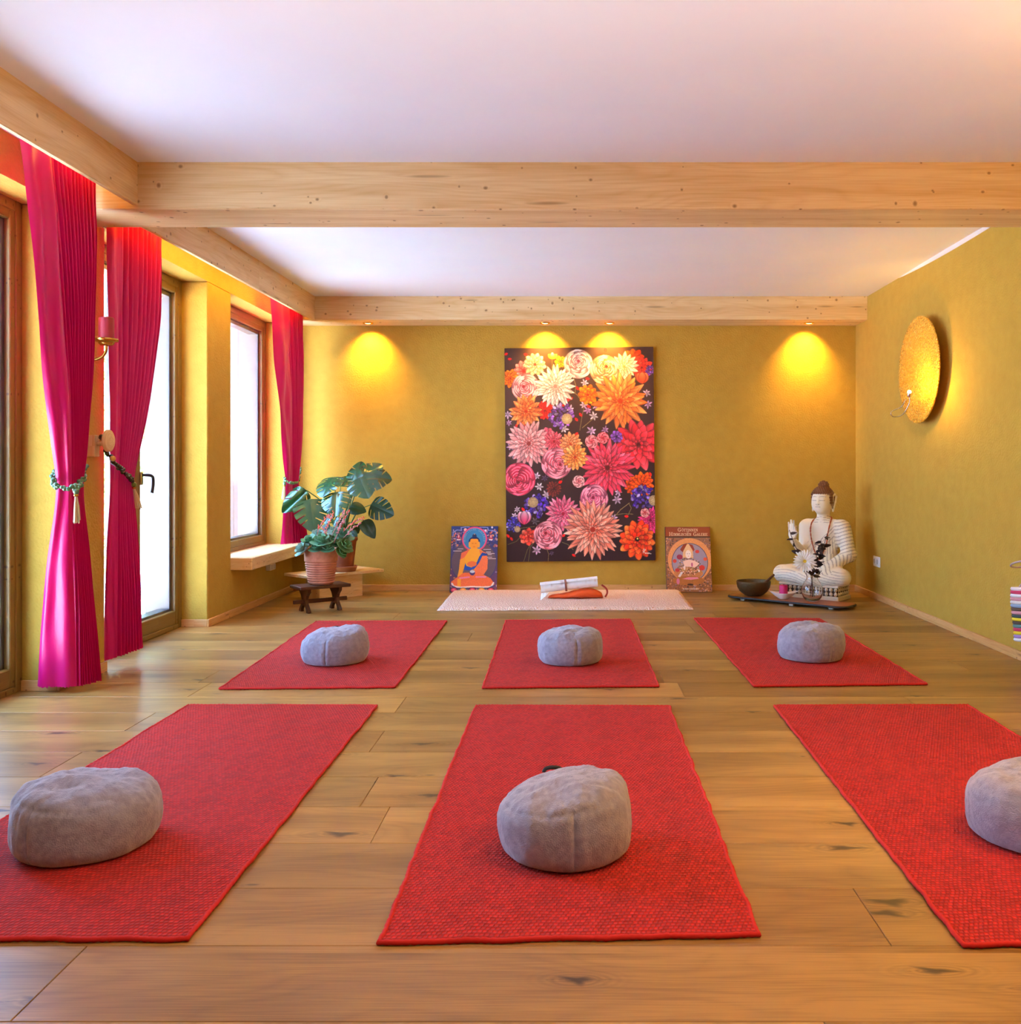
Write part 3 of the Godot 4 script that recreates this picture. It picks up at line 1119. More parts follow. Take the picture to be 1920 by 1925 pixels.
func star(x: float, y: float, r: float, c: Color) -> void:
	var spin := rng.randf() * 2.0
	for i in 6:
		petal(x, y, spin + TAU * i / 6.0, 0, r * rng.randf_range(0.7, 1.0), r * 0.17, c * 0.75, c, 0.6)


func flower_print() -> ImageTexture:
	sheet(520, 742, rgb8(74, 50, 38), rgb8(52, 30, 34))
	var sx := 520.0 / 1262.0
	var P := func(zx: float, zy: float) -> Vector2: return Vector2((zx - 88.0) * sx, (zy - 62.0) * 742.0 / 1798.0)
	var green := rgb8(96, 92, 62)
	for s in [[100, 1715, 170, 1690, 250, 1610], [100, 1600, 200, 1580, 330, 1565], [232, 1860, 265, 1760, 330, 1660], [272, 1860, 290, 1740, 320, 1700], [440, 1858, 445, 1800, 425, 1740], [560, 1700, 610, 1720, 655, 1765], [1010, 1485, 1060, 1430, 1135, 1375], [1000, 1478, 1080, 1465, 1165, 1470], [672, 320, 690, 380, 684, 440], [660, 430, 700, 460, 745, 520], [490, 150, 492, 190, 490, 230], [270, 130, 276, 180, 290, 230], [700, 820, 720, 860, 760, 890], [860, 640, 800, 690, 740, 740], [560, 1190, 575, 1140, 600, 1090], [1130, 1380, 1150, 1420, 1120, 1480], [760, 560, 740, 640, 720, 760]]:
		stroke([P.call(s[0], s[1]), P.call(s[2], s[3]), P.call(s[4], s[5])], 1.6, green.lerp(rgb8(190, 160, 120), rng.randf() * 0.8))
	var lilac := rgb8(206, 160, 206)
	for s in [[755, 545, 40], [790, 590, 42], [640, 580, 40], [840, 640, 45], [820, 765, 48], [935, 755, 36], [585, 745, 45], [765, 360, 36], [1290, 450, 42], [1300, 545, 40], [110, 620, 42], [118, 690, 30], [130, 890, 40], [150, 960, 34], [350, 1140, 38], [370, 1230, 40], [470, 1250, 46], [180, 1420, 30], [160, 1475, 32], [345, 1765, 48], [1030, 1345, 46], [430, 1300, 46], [470, 1790, 24], [860, 560, 34], [420, 1160, 34], [1000, 1500, 40], [330, 1520, 40], [1040, 1280, 40]]:
		star(P.call(s[0], s[1]).x, P.call(s[0], s[1]).y, s[2] * sx, lilac.lerp(rgb8(250, 236, 240), rng.randf()) * (0.55 if s[0] in [470, 420, 330] else 1.0))
	var red := rgb8(236, 44, 22)
	for s in [[98, 112], [135, 152], [265, 115], [945, 88], [792, 325], [702, 402], [690, 665], [730, 630], [690, 792], [590, 545], [182, 718], [255, 702], [348, 716], [552, 1192], [1312, 1132], [100, 1640], [132, 1670], [660, 1812], [1105, 1487], [570, 1645], [800, 560], [650, 490], [625, 500], [230, 1418], [940, 1480]]:
		petal(P.call(s[0], s[1]).x, P.call(s[0], s[1]).y, rng.randf() * TAU, -6, 8, 4.5, red * 0.85, red, 0.3)
	var D := func(x: float, y: float, r: float, rings: int, n: int, a: Color, b: Color, c: Color, pt := 1.0) -> void:
		var q: Vector2 = P.call(x, y)
		dahlia(q.x, q.y, r * sx * 1.14, rings, n, a, b, c, pt)
	var R := func(x: float, y: float, r: float, a: Color, b: Color, ox := 0.0, oy := 0.0) -> void:
		var q: Vector2 = P.call(x, y)
		rose(q.x, q.y, r * sx * 1.12, a, b, ox * sx, oy * sx)
	var S := func(x: float, y: float, r: float, a: Color, hx: float, hy: float) -> void:
		var q: Vector2 = P.call(x, y)
		scabious(q.x, q.y, r * sx * 1.15, a, hx * sx, hy * sx)
	var pink := rgb8(240, 130, 150)
	var pale := rgb8(252, 214, 214)
	var cream := rgb8(254, 238, 224)
	var orange := rgb8(244, 124, 40)
	var rosy := rgb8(226, 60, 92)
	D.call(425, 590, 72, 4, 14, rgb8(214, 44, 20), rgb8(236, 70, 36), rgb8(150, 20, 12), 0.3)
	D.call(495, 1250, 60, 3, 14, rgb8(120, 52, 44), rgb8(140, 70, 60), rgb8(70, 30, 30), 0.5)
	D.call(1180, 170, 85, 4, 10, rgb8(226, 84, 18), rgb8(242, 110, 30), rgb8(170, 40, 10), 0.2)
	D.call(1250, 235, 85, 4, 12, rgb8(232, 60, 30), rgb8(244, 110, 90), rgb8(150, 26, 16), 0.5)
	S.call(1325, 260, 44, rgb8(168, 104, 196), 200, 0)
	D.call(1170, 1230, 70, 3, 12, rgb8(200, 84, 16), rgb8(220, 110, 30), rgb8(110, 40, 10), 0.2)
	D.call(1245, 1220, 95, 5, 14, rgb8(238, 96, 20), rgb8(250, 130, 40), rgb8(170, 40, 10), 0.2)
	D.call(1310, 1520, 100, 5, 20, rgb8(226, 62, 130), rgb8(244, 130, 176), rgb8(150, 20, 70))
	D.call(250, 255, 85, 3, 12, rgb8(236, 110, 110), rgb8(252, 214, 200), rgb8(200, 40, 40), 0.2)
	D.call(345, 200, 85, 4, 12, rgb8(246, 180, 150), rgb8(254, 236, 220), rgb8(214, 60, 50), 0.2)
	D.call(135, 315, 70, 5, 12, orange, rgb8(250, 150, 60), rgb8(190, 70, 10), 0.2)
	D.call(565, 180, 46, 4, 10, rgb8(246, 150, 20), rgb8(252, 180, 40), rgb8(190, 90, 10), 0.2)
	D.call(450, 790, 52, 3, 8, rgb8(226, 120, 140), pink, rosy, 0.1)
	D.call(1100, 225, 108, 4, 16, rgb8(252, 222, 200), cream, rgb8(246, 190, 140))
	R.call(712, 200, 110, pink, rgb8(253, 228, 224), 0, -25)
	R.call(935, 252, 112, rgb8(226, 74, 34), rgb8(253, 212, 184), 15, -30)
	R.call(265, 395, 106, rgb8(232, 90, 110), rgb8(250, 196, 198), -20, -10)
	D.call(515, 385, 162, 6, 22, rgb8(250, 216, 210), rgb8(255, 250, 244), rgb8(250, 190, 180))
	D.call(1065, 515, 212, 6, 19, rgb8(240, 116, 50), rgb8(253, 190, 140), rgb8(230, 90, 30))
	var tu: Vector2 = P.call(1255, 330)
	for a in [-2.0, -1.2, -1.6]:
		petal(tu.x, tu.y + 16, a, 0, 38, 14, rgb8(220, 90, 50), rgb8(248, 150, 110), 0.1)
	var yb: Vector2 = P.call(495, 140)
	for a in [-2.3, -0.8, -1.6]:
		petal(yb.x, yb.y + 6, a, 0, 22, 7, rgb8(214, 180, 40), rgb8(248, 220, 120) if a != -1.6 else rgb8(250, 220, 210), 0.4)
	D.call(790, 460, 76, 4, 10, rgb8(232, 96, 20), rgb8(248, 180, 60), rgb8(190, 40, 10), 0.1)
	D.call(265, 595, 130, 5, 16, rgb8(240, 122, 70), rgb8(253, 190, 140), rgb8(226, 80, 30))
	S.call(560, 635, 110, rgb8(168, 116, 206), 50, 25)
	D.call(285, 865, 172, 6, 22, rgb8(240, 160, 164), rgb8(252, 216, 214), rgb8(196, 90, 84), 0.6)
	D.call(500, 850, 82, 4, 18, rgb8(226, 80, 100), rgb8(246, 170, 176), rgb8(170, 30, 50))
	D.call(640, 875, 90, 4, 16, rgb8(244, 150, 100), rgb8(253, 206, 170), rgb8(226, 100, 50), 0.4)
	D.call(1215, 885, 190, 5, 14, rgb8(222, 50, 66), rgb8(246, 120, 130), rgb8(110, 14, 20), 0.5)
	D.call(950, 1075, 215, 6, 22, rgb8(232, 62, 92), rgb8(250, 150, 170), rgb8(120, 20, 22))
	R.call(520, 1035, 116, rgb8(214, 60, 84), rgb8(248, 176, 190), 30, 10)
	D.call(675, 985, 98, 5, 16, rgb8(246, 140, 70), rgb8(254, 214, 160), rgb8(232, 80, 20), 0.2)
	R.call(820, 855, 50, rgb8(226, 80, 100), rgb8(248, 160, 166))
	R.call(915, 825, 44, rgb8(206, 50, 70), rgb8(240, 120, 130))
	D.call(1030, 815, 46, 2, 8, rgb8(150, 104, 190), rgb8(176, 130, 210), rgb8(50, 30, 70), 0.0)
	R.call(705, 1190, 46, rgb8(226, 80, 100), rgb8(250, 200, 200))
	R.call(200, 1165, 124, rgb8(164, 24, 48), rgb8(240, 110, 136), -10, 25)
	S.call(150, 1545, 64, rgb8(110, 96, 206), 30, 40)
	S.call(345, 1390, 108, rgb8(120, 84, 204), -30, -30)
	D.call(570, 1460, 140, 6, 20, rgb8(238, 110, 146), rgb8(252, 200, 210), rgb8(220, 50, 90))
	R.call(835, 1335, 106, rgb8(220, 70, 116), rgb8(248, 170, 190), -10, -10)
	S.call(1250, 1335, 108, rgb8(104, 66, 176), 90, 20)
	R.call(1265, 1460, 34, rgb8(226, 90, 90), rgb8(250, 180, 170))
	D.call(820, 1595, 226, 7, 24, rgb8(244, 144, 122), rgb8(254, 220, 204), rgb8(226, 84, 60))
	for a in [-1.9, -1.2, -1.55]:
		var tq: Vector2 = P.call(240, 1545)
		petal(tq.x, tq.y, a, 0, 46, 15, rgb8(226, 80, 120), rgb8(252, 224, 232), 0.2)
	D.call(275, 1650, 66, 3, 8, rgb8(214, 60, 44), rgb8(244, 170, 150), rgb8(190, 24, 14), 0.1)
	R.call(440, 1640, 108, rgb8(224, 66, 80), rgb8(250, 180, 190), -20, -20)
	D.call(1195, 1685, 145, 5, 13, rgb8(236, 58, 22), rgb8(252, 160, 100), rgb8(200, 24, 8), 0.1)
	disc(P.call(1195, 1680).x, P.call(1195, 1680).y, 8, 8, rgb8(40, 20, 14))
	disc(P.call(1198, 1675).x, P.call(1198, 1675).y, 3, 3, rgb8(250, 236, 160))
	var sig := []
	for q in [[1245, 1800], [1248, 1765], [1268, 1770], [1252, 1785], [1266, 1803], [1274, 1795], [1280, 1805], [1288, 1795], [1292, 1806], [1299, 1797], [1304, 1806], [1316, 1804]]:
		sig.append(P.call(q[0], q[1]))
	stroke(sig, 1.2, rgb8(250, 238, 226))
	for i in iw * ih:
		var r := ink[i * 3] / 255.0
		var g := ink[i * 3 + 1] / 255.0
		var b := ink[i * 3 + 2] / 255.0
		var l := (r + g + b) / 3.0
		ink[i * 3] = int(255.0 * pow(clampf(l + (r - l) * 1.35, 0, 1), 1.12))
		ink[i * 3 + 1] = int(255.0 * pow(clampf(l + (g - l) * 1.35, 0, 1), 1.12))
		ink[i * 3 + 2] = int(255.0 * pow(clampf(l + (b - l) * 1.35, 0, 1), 1.12))
	return tex(ink, iw, ih)


func figure_print() -> ImageTexture:
	sheet(240, 340, rgb8(24, 56, 128), rgb8(120, 60, 90))
	var s := 240.0 / 1175.0
	var P := func(x: float, y: float) -> Vector2: return Vector2((x - 165.0) * s, (y - 155.0) * s)
	var D := func(x: float, y: float, rx: float, ry: float, c: Color) -> void: disc((x - 165.0) * s, (y - 155.0) * s, rx * s, ry * s, c)
	var L := func(a: Array, w: float, c: Color) -> void:
		var q := []
		for i in a.size() / 2:
			q.append(P.call(a[i * 2], a[i * 2 + 1]))
		stroke(q, w * s, c)
	var G := func(a: Array, c: Color, sp := 0.0) -> void:
		var q := []
		for i in a.size() / 2:
			q.append(P.call(a[i * 2], a[i * 2 + 1]))
		poly(q, c, sp)
	# busy ornament to either side
	var tones := [rgb8(120, 90, 160), rgb8(210, 120, 140), rgb8(226, 190, 200), rgb8(70, 80, 150), rgb8(200, 90, 60), rgb8(150, 130, 170), rgb8(230, 160, 110)]
	for i in 420:
		var x := rng.randf_range(170, 1330)
		var y := rng.randf_range(240, 700) if i < 260 else rng.randf_range(1150, 1840)
		D.call(x, y, rng.randf_range(10, 34), rng.randf_range(10, 30), tones[rng.randi() % tones.size()] * rng.randf_range(0.6, 1.1))
	L.call([200, 420, 210, 300, 300, 250, 420, 260, 400, 190, 520, 170, 620, 175], 18, rgb8(130, 150, 220))
	L.call([880, 180, 1080, 185, 1100, 260, 1180, 260, 1290, 290, 1310, 420], 18, rgb8(130, 150, 220))
	D.call(510, 240, 40, 40, rgb8(246, 200, 200))
	D.call(1025, 260, 28, 28, rgb8(240, 220, 240))
	D.call(1190, 180, 26, 26, rgb8(220, 224, 240))
	for x in [345, 1165]:
		D.call(x, 420, 42, 55, rgb8(190, 60, 90))
		D.call(x, 410, 12, 36, rgb8(250, 226, 220))
		G.call([x - 50, 480, x + 50, 480, x + 40, 510, x - 40, 510], rgb8(244, 226, 226))
	D.call(745, 1060, 585, 560, rgb8(64, 60, 110))
	D.call(745, 1060, 560, 540, rgb8(98, 82, 92))
	for r in [[320, rgb8(226, 70, 120)], [288, rgb8(220, 130, 180)], [278, rgb8(56, 140, 196)]]:
		D.call(750, 480, r[0], r[0], r[1])
	D.call(745, 405, 56, 60, rgb8(12, 44, 92))
	D.call(745, 352, 16, 14, rgb8(230, 170, 150))
	D.call(745, 545, 145, 130, rgb8(14, 34, 96))
	D.call(745, 610, 122, 138, rgb8(250, 164, 38))
	D.call(700, 520, 60, 50, rgb8(250, 164, 38))
	D.call(790, 520, 60, 50, rgb8(250, 164, 38))
	D.call(625, 620, 22, 80, rgb8(246, 170, 70))
	D.call(868, 620, 22, 80, rgb8(246, 170, 70))
	L.call([690, 590, 730, 592], 8, rgb8(190, 90, 20))
	L.call([765, 592, 805, 590], 8, rgb8(190, 90, 20))
	L.call([725, 680, 770, 680], 8, rgb8(210, 80, 30))
	G.call([640, 720, 860, 720, 960, 780, 1040, 860, 1060, 1100, 900, 1260, 560, 1260, 470, 1000, 480, 820], rgb8(252, 178, 44), 0.02)
	G.call([640, 730, 560, 770, 430, 830, 400, 1040, 470, 1000, 560, 860], rgb8(236, 110, 70), 0.12)
	G.call([880, 760, 1060, 830, 1100, 1000, 1090, 1240, 1000, 1380, 800, 1400, 760, 1280, 860, 1100, 930, 930], rgb8(240, 120, 70), 0.12)
	G.call([1080, 900, 1070, 850, 960, 820, 880, 930, 830, 1060, 700, 1200, 560, 1160, 535, 1090, 500, 1260, 620, 1270, 760, 1240, 880, 1080, 960, 900], rgb8(10, 76, 176))
	G.call([400, 1000, 520, 940, 530, 1100, 480, 1300, 440, 1480, 430, 1660, 350, 1640, 345, 1450, 380, 1250], rgb8(250, 170, 44))
	D.call(700, 1110, 120, 70, rgb8(238, 116, 56))
	G.call([500, 1330, 900, 1330, 1180, 1470, 1270, 1600, 1240, 1680, 200, 1680, 190, 1560, 330, 1450], rgb8(240, 112, 58), 0.14)
	L.call([410, 1470, 640, 1440], 34, rgb8(234, 130, 170))
	L.call([820, 1440, 1050, 1440], 34, rgb8(234, 130, 170))
	D.call(715, 1330, 68, 66, rgb8(60, 40, 110))
	D.call(715, 1300, 62, 36, rgb8(206, 214, 226))
	G.call([350, 1480, 430, 1480, 430, 1680, 350, 1660], rgb8(250, 170, 44))
	L.call([210, 1600, 260, 1670, 420, 1700, 700, 1680, 1000, 1690, 1200, 1680, 1260, 1580], 30, rgb8(246, 234, 226))
	L.call([200, 1660, 330, 1720, 1130, 1720, 1290, 1650], 22, rgb8(60, 60, 120))
	for k in 5:
		var x := 260.0 + k * 232.0
		D.call(x, 1770, 105, 72, rgb8(40, 40, 56) if k % 2 == 0 else rgb8(70, 120, 80))
		D.call(x, 1760, 76, 52, rgb8(206, 40, 80) if k % 2 == 0 else rgb8(240, 140, 60))
		D.call(x, 1755, 40, 26, rgb8(240, 120, 140) if k % 2 == 0 else rgb8(250, 190, 110))
	# small lines of white type
	for t in [[340, 730, 480, 5], [225, 785, 440, 5], [990, 745, 1180, 4], [1060, 812, 1180, 3], [1090, 848, 1280, 4], [1110, 880, 1200, 3], [1095, 940, 1200, 4], [1120, 980, 1300, 4]]:
		var x: float = t[0]
		while x < t[2]:
			L.call([x, t[1], x + 12, t[1]], 12, rgb8(226, 214, 214))
			x += 24
	return tex(ink, iw, ih)


func goddess_print() -> ImageTexture:
	sheet(240, 340, rgb8(150, 104, 84), rgb8(140, 84, 50))
	var s := 240.0 / 1190.0
	var D := func(x: float, y: float, rx: float, ry: float, c: Color, sp := 0.0) -> void: disc((x - 120.0) * s, (y - 130.0) * s, rx * s, ry * s, c, Color(-1, 0, 0), sp)
	var G := func(a: Array, c: Color, sp := 0.0) -> void:
		var q := []
		for i in a.size() / 2:
			q.append(Vector2((a[i * 2] - 120.0) * s, (a[i * 2 + 1] - 130.0) * s))
		poly(q, c, sp)
	var tones := [rgb8(190, 120, 84), rgb8(110, 66, 50), rgb8(214, 150, 110), rgb8(90, 70, 80), rgb8(170, 90, 60), rgb8(60, 44, 44), rgb8(200, 130, 90), rgb8(150, 120, 140)]
	for i in 900:
		D.call(rng.randf_range(130, 1330), rng.randf_range(420, 1800), rng.randf_range(6, 26), rng.randf_range(6, 22), tones[rng.randi() % tones.size()])
	D.call(745, 990, 580, 570, rgb8(226, 150, 92), 0.16)
	D.call(745, 1050, 480, 500, rgb8(70, 66, 100))
	D.call(745, 1050, 465, 485, rgb8(160, 146, 168), 0.05)
	G.call([120, 130, 1330, 130, 1330, 375, 120, 375], rgb8(140, 56, 24), 0.12)
	G.call([120, 375, 1330, 375, 1330, 405, 120, 405], rgb8(50, 24, 16))
	D.call(700, 1330, 380, 160, rgb8(190, 120, 70), 0.25)
	D.call(700, 1520, 420, 120, rgb8(170, 100, 44), 0.25)
	for i in 260:
		var a := rng.randf() * TAU
		var d := sqrt(rng.randf())
		D.call(720 + cos(a) * d * 300, 1150 + sin(a) * d * 230, rng.randf_range(8, 26), rng.randf_range(8, 20), [rgb8(150, 116, 70), rgb8(196, 150, 100), rgb8(110, 90, 60), rgb8(230, 180, 160), rgb8(120, 60, 50)][rng.randi() % 5])
	G.call([500, 720, 590, 590, 700, 560, 830, 600, 880, 720, 830, 780, 560, 780], rgb8(140, 40, 20))
	G.call([580, 760, 690, 570, 730, 570, 830, 740, 840, 930, 560, 930], rgb8(236, 190, 140), 0.15)
	D.call(710, 840, 75, 110, rgb8(250, 232, 222))
	D.call(685, 825, 12, 6, rgb8(90, 60, 60))
	D.call(738, 825, 12, 6, rgb8(90, 60, 60))
	D.call(712, 890, 14, 6, rgb8(190, 60, 60))
	G.call([560, 1030, 700, 980, 860, 1000, 1000, 1080, 900, 1170, 620, 1160], rgb8(244, 206, 190), 0.06)
	D.call(800, 1110, 24, 54, rgb8(196, 90, 130))
	D.call(480, 910, 78, 66, rgb8(150, 30, 70))
	D.call(950, 770, 52, 44, rgb8(214, 60, 50))
	D.call(345, 1015, 50, 48, rgb8(196, 50, 40))
	D.call(1155, 965, 52, 44, rgb8(220, 80, 50))
	D.call(1060, 1190, 74, 70, rgb8(206, 40, 44))
	D.call(410, 1250, 62, 46, rgb8(190, 40, 50))
	G.call([440, 1390, 510, 1290, 560, 1310, 480, 1430, 430, 1420], rgb8(226, 220, 226))
	D.call(600, 1190, 26, 60, rgb8(244, 220, 210))
	D.call(980, 1270, 24, 34, rgb8(240, 226, 226))
	G.call([540, 1480, 700, 1430, 940, 1430, 970, 1470, 760, 1500], rgb8(226, 130, 160))
	D.call(420, 1540, 40, 80, rgb8(206, 110, 150))
	D.call(740, 1620, 80, 24, rgb8(60, 26, 20))
	return tex(ink, iw, ih)


func picture_face(t: Texture2D, w: float, h: float, rough := 0.5) -> Array:
	var q := QuadMesh.new()
	q.size = Vector2(w, h)
	var m := mat(Color.WHITE, rough)
	m.albedo_texture = t
	return [q, m]


func words(text: String, size: float, parent: Node, where: Vector3, color: Color, called: String, max_w := 10.0) -> void:
	var f := SystemFont.new()
	f.font_names = PackedStringArray(["Droid Serif"])
	var t := TextMesh.new()
	t.font = f
	t.text = text
	t.font_size = 32
	t.pixel_size = size / 32.0 * 1.35
	t.depth = 0.0008
	t.curve_step = 2.0
	var o := obj(called, t, mat(color, 0.5), parent)
	o.position = where
	var w := t.get_aabb().size.x
	if w > max_w:
		o.scale = Vector3(max_w / w, 1, 1)


func pictures() -> void:
	var o := thing("flower_canvas", "large dark canvas print of pink, orange, white and violet flowers on the back wall", "canvas", Vector3(0.0695, 1.137, -7.779))
	o.rotation.z = 0.0105
	obj("canvas_wrap", boxmesh(Vector3(0, 0, 0.016), Vector3(1.241, 1.779, 0.03), 0.004), mat(rgb8(50, 32, 30), 0.7), o)
	var pf := picture_face(flower_print(), 1.239, 1.777, 0.75)
	obj("print", pf[0], pf[1], o).position = Vector3(0, 0, 0.0315)
	for k in 2:
		var b := thing("art_book", ["art book with a golden haloed figure on its cover, leaning left of the flower picture", "art book with a reddish brown titled cover, leaning right of the flower picture"][k], "book", [Vector3(-0.807, 0.003, -7.622), Vector3(0.966, 0.003, -7.635)][k], 0.0, "art books leaning on the back wall")
		var w: float = [0.388, 0.376][k]
		var h: float = [0.552, 0.545][k]
		b.rotation.x = -0.24
		obj("pages", boxmesh(Vector3(0.004, h * 0.5, -0.009), Vector3(w - 0.012, h - 0.01, 0.014), 0.001), mat(rgb8(232, 222, 204), 0.9), b)
		var dark := mat([rgb8(28, 40, 84), rgb8(52, 24, 16)][k], 0.4)
		obj("back_cover", boxmesh(Vector3(0, h * 0.5, -0.0175), Vector3(w, h, 0.003), 0.001), dark, b)
		obj("spine", boxmesh(Vector3(-w * 0.5 + 0.002, h * 0.5, -0.009), Vector3(0.004, h, 0.018), 0.0015), dark, b)
		obj("front_cover", boxmesh(Vector3(0, h * 0.5, -0.0005), Vector3(w, h, 0.003), 0.001), dark, b)
		var c := picture_face(figure_print() if k == 0 else goddess_print(), w - 0.004, h - 0.004, 0.35)
		obj("cover_print", c[0], c[1], b).position = Vector3(0.001, h * 0.5, 0.0013)
		if k == 0:
			var letters := "HIMMLISCHE GALERIE"
			for i in letters.length():
				if letters[i] == " ":
					continue
				var a := lerpf(PI * 1.05, -PI * 0.05, float(i) / (letters.length() - 1))
				var s := w / 1175.0
				words(letters[i], 0.014, b, Vector3((750.0 - 752.0) * s + cos(a) * 250 * s, h - (480.0 - 155.0) * s + sin(a) * 250 * s - 0.004, 0.002), rgb8(170, 190, 214), "title_letter")
				var last: Node3D = b.get_child(b.get_child_count() - 1)
				last.rotation.z = a - PI / 2
		else:
			var gold := rgb8(250, 226, 190)
			words("G", 0.030, b, Vector3(-0.069, h - 0.026, 0.0022), gold, "title_text")
			words("ÖTTINNEN", 0.022, b, Vector3(0.018, h - 0.0285, 0.0022), gold, "title_text", 0.135)
			words("DER", 0.006, b, Vector3(0.0, h - 0.046, 0.0022), gold, "title_text")
			words("H", 0.030, b, Vector3(-0.140, h - 0.063, 0.0022), gold, "title_text")
			words("IMMLISCHEN", 0.022, b, Vector3(-0.046, h - 0.0655, 0.0022), gold, "title_text", 0.15)
			words("G", 0.030, b, Vector3(0.060, h - 0.063, 0.0022), gold, "title_text")
			words("ALERIE", 0.022, b, Vector3(0.121, h - 0.0655, 0.0022), gold, "title_text", 0.09)
			words("ROMIO SHRESTHA", 0.011, b, Vector3(0.012, 0.028, 0.0022), rgb8(246, 222, 210), "author_text", 0.13)


# ================================================================ curtains, tiebacks, wall pieces on the left
# rows: [height, xA, dA, xB, dB, xC, dC, fold, pleat] with x in the photograph's pixels at depth d
func curtain(label: String, rows: Array, pleats: float, folds: float, seed_: int, drop_c := 0.0) -> Node3D:
	var o := thing("curtain", label, "curtain", Vector3.ZERO, 0.0, "bright pink satin curtains")
	var nz := noise(1.4, seed_, 2)
	var nu := 260
	var nv := 110
	var crv: Array[Curve] = []
	var top: float = rows[0][0]
	var bot: float = rows[-1][0]
	for k in 8:
		var c := Curve.new()
		c.min_value = -100.0
		c.max_value = 3000.0
		for r in rows:
			c.add_point(Vector2((top - r[0]) / (top - bot), r[k + 1]), 0, 0, Curve.TANGENT_FREE, Curve.TANGENT_FREE)
		for i in c.point_count:
			var a := maxi(i - 1, 0)
			var b := mini(i + 1, c.point_count - 1)
			var pa := c.get_point_position(a)
			var pb := c.get_point_position(b)
			var t := (pb.y - pa.y) / maxf(pb.x - pa.x, 1e-5)
			c.set_point_left_tangent(i, t)
			c.set_point_right_tangent(i, t)
		crv.append(c)
	var p := PackedVector3Array()
	var share := 0.42 if folds > 0.0 else 0.0
	for j in nv:
		var v := float(j) / (nv - 1)
		var s := []
		for k in 8:
			s.append(crv[k].sample(v))
		var a := Vector2((s[0] - 1075.0) * s[1] / FOCAL, s[1])
		var b := Vector2((s[2] - 1075.0) * s[3] / FOCAL, s[3])
		var c := Vector2((s[4] - 1075.0) * s[5] / FOCAL, s[5])
		for i in nu:
			var u := float(i) / (nu - 1)
			var q: Vector2
			var dir: Vector2
			var amp: float
			var wave: float
			if u < share:
				var t := u / share
				q = a.lerp(b, t)
				dir = (b - a)
				# a broad smooth fold, then shallow ones
				amp = s[6]
				wave = sin(PI * t) * 0.75 + 0.35 * sin(TAU * t * folds + nz.get_noise_1d(v * 1.5) * 2.0)
			else:
				var t := (u - share) / (1.0 - share)
				q = b.lerp(c, t)
				dir = (c - b)
				amp = s[7] * minf(1.0, t * 8.0 + 0.2)
				var ph: float = t * pleats * TAU + nz.get_noise_2d(v * 1.2, t * 3.0) * 1.4
				wave = sin(ph) + 0.25 * sin(ph * 2.0 + 1.0)
			dir = dir.normalized()
			var n := Vector2(dir.y, -dir.x)
			var w: float = nz.get_noise_2d(u * 3.0, v * 2.5) * 0.007 * s[6] / 0.03
			q += n * (wave * amp + w)
			var y := lerpf(top, bot, v)
			y -= drop_c * u * v * v
			if j == nv - 1:
				y += nz.get_noise_1d(u * 30.0) * 0.006
			p.append(Vector3(q.x, y, -q.y))
	obj("drape", grid(p, nu, nv, false, 1.0, 2.0), M.satin, o)
	return o


func bead_string(parent: Node, path: Array, r: float, m: Material, seed_: int, spread := 0.0) -> void:
	var rs := RandomNumberGenerator.new()
	rs.seed = seed_
	var unit := ball(1.0, 6)
	var st := tool()
	var c := Curve3D.new()
	for q in path:
		c.add_point(q)
	var len_ := c.get_baked_length()
	var n := int(len_ / (r * (1.7 if spread == 0.0 else 0.85)))
	for i in n:
		var rr := r * rs.randf_range(0.75, 1.15)
		var q := c.sample_baked(len_ * (i + 0.5) / n) + Vector3(rs.randf_range(-1, 1), rs.randf_range(-1, 1), rs.randf_range(-1, 1)) * spread
		st.append_from(unit, 0, Transform3D(Basis.IDENTITY.scaled(Vector3.ONE * rr), q))
	obj("bead_strand", st.commit(), m, parent)


func tassel(parent: Node, where: Vector3, l: float, sway: Vector3, bead: Material) -> void:
	obj("knot_bead", ball(0.013, 8), bead, parent).position = where
	obj("gold_bead", ball(0.011, 8, 0.7), M.brass, parent).position = where + Vector3(0, -0.016, 0)
	var parts := []
	var rs := RandomNumberGenerator.new()
	rs.seed = int(absf(where.x) * 1000)
	for i in 26:
		var a := rs.randf() * TAU
		var d := Vector3(cos(a), 0, sin(a)) * rs.randf_range(0.2, 1.0)
		var e := l * rs.randf_range(0.86, 1.05)
		parts.append([tube([where + Vector3(0, -0.022, 0) + d * 0.004, where + Vector3(0, -0.022 - e * 0.4, 0) + d * 0.011 + sway * 0.5, where + Vector3(0, -0.022 - e, 0) + d * 0.016 + sway], 0.0024, 5), Transform3D.IDENTITY])
	obj("tassel", join(parts), M.thread, parent)


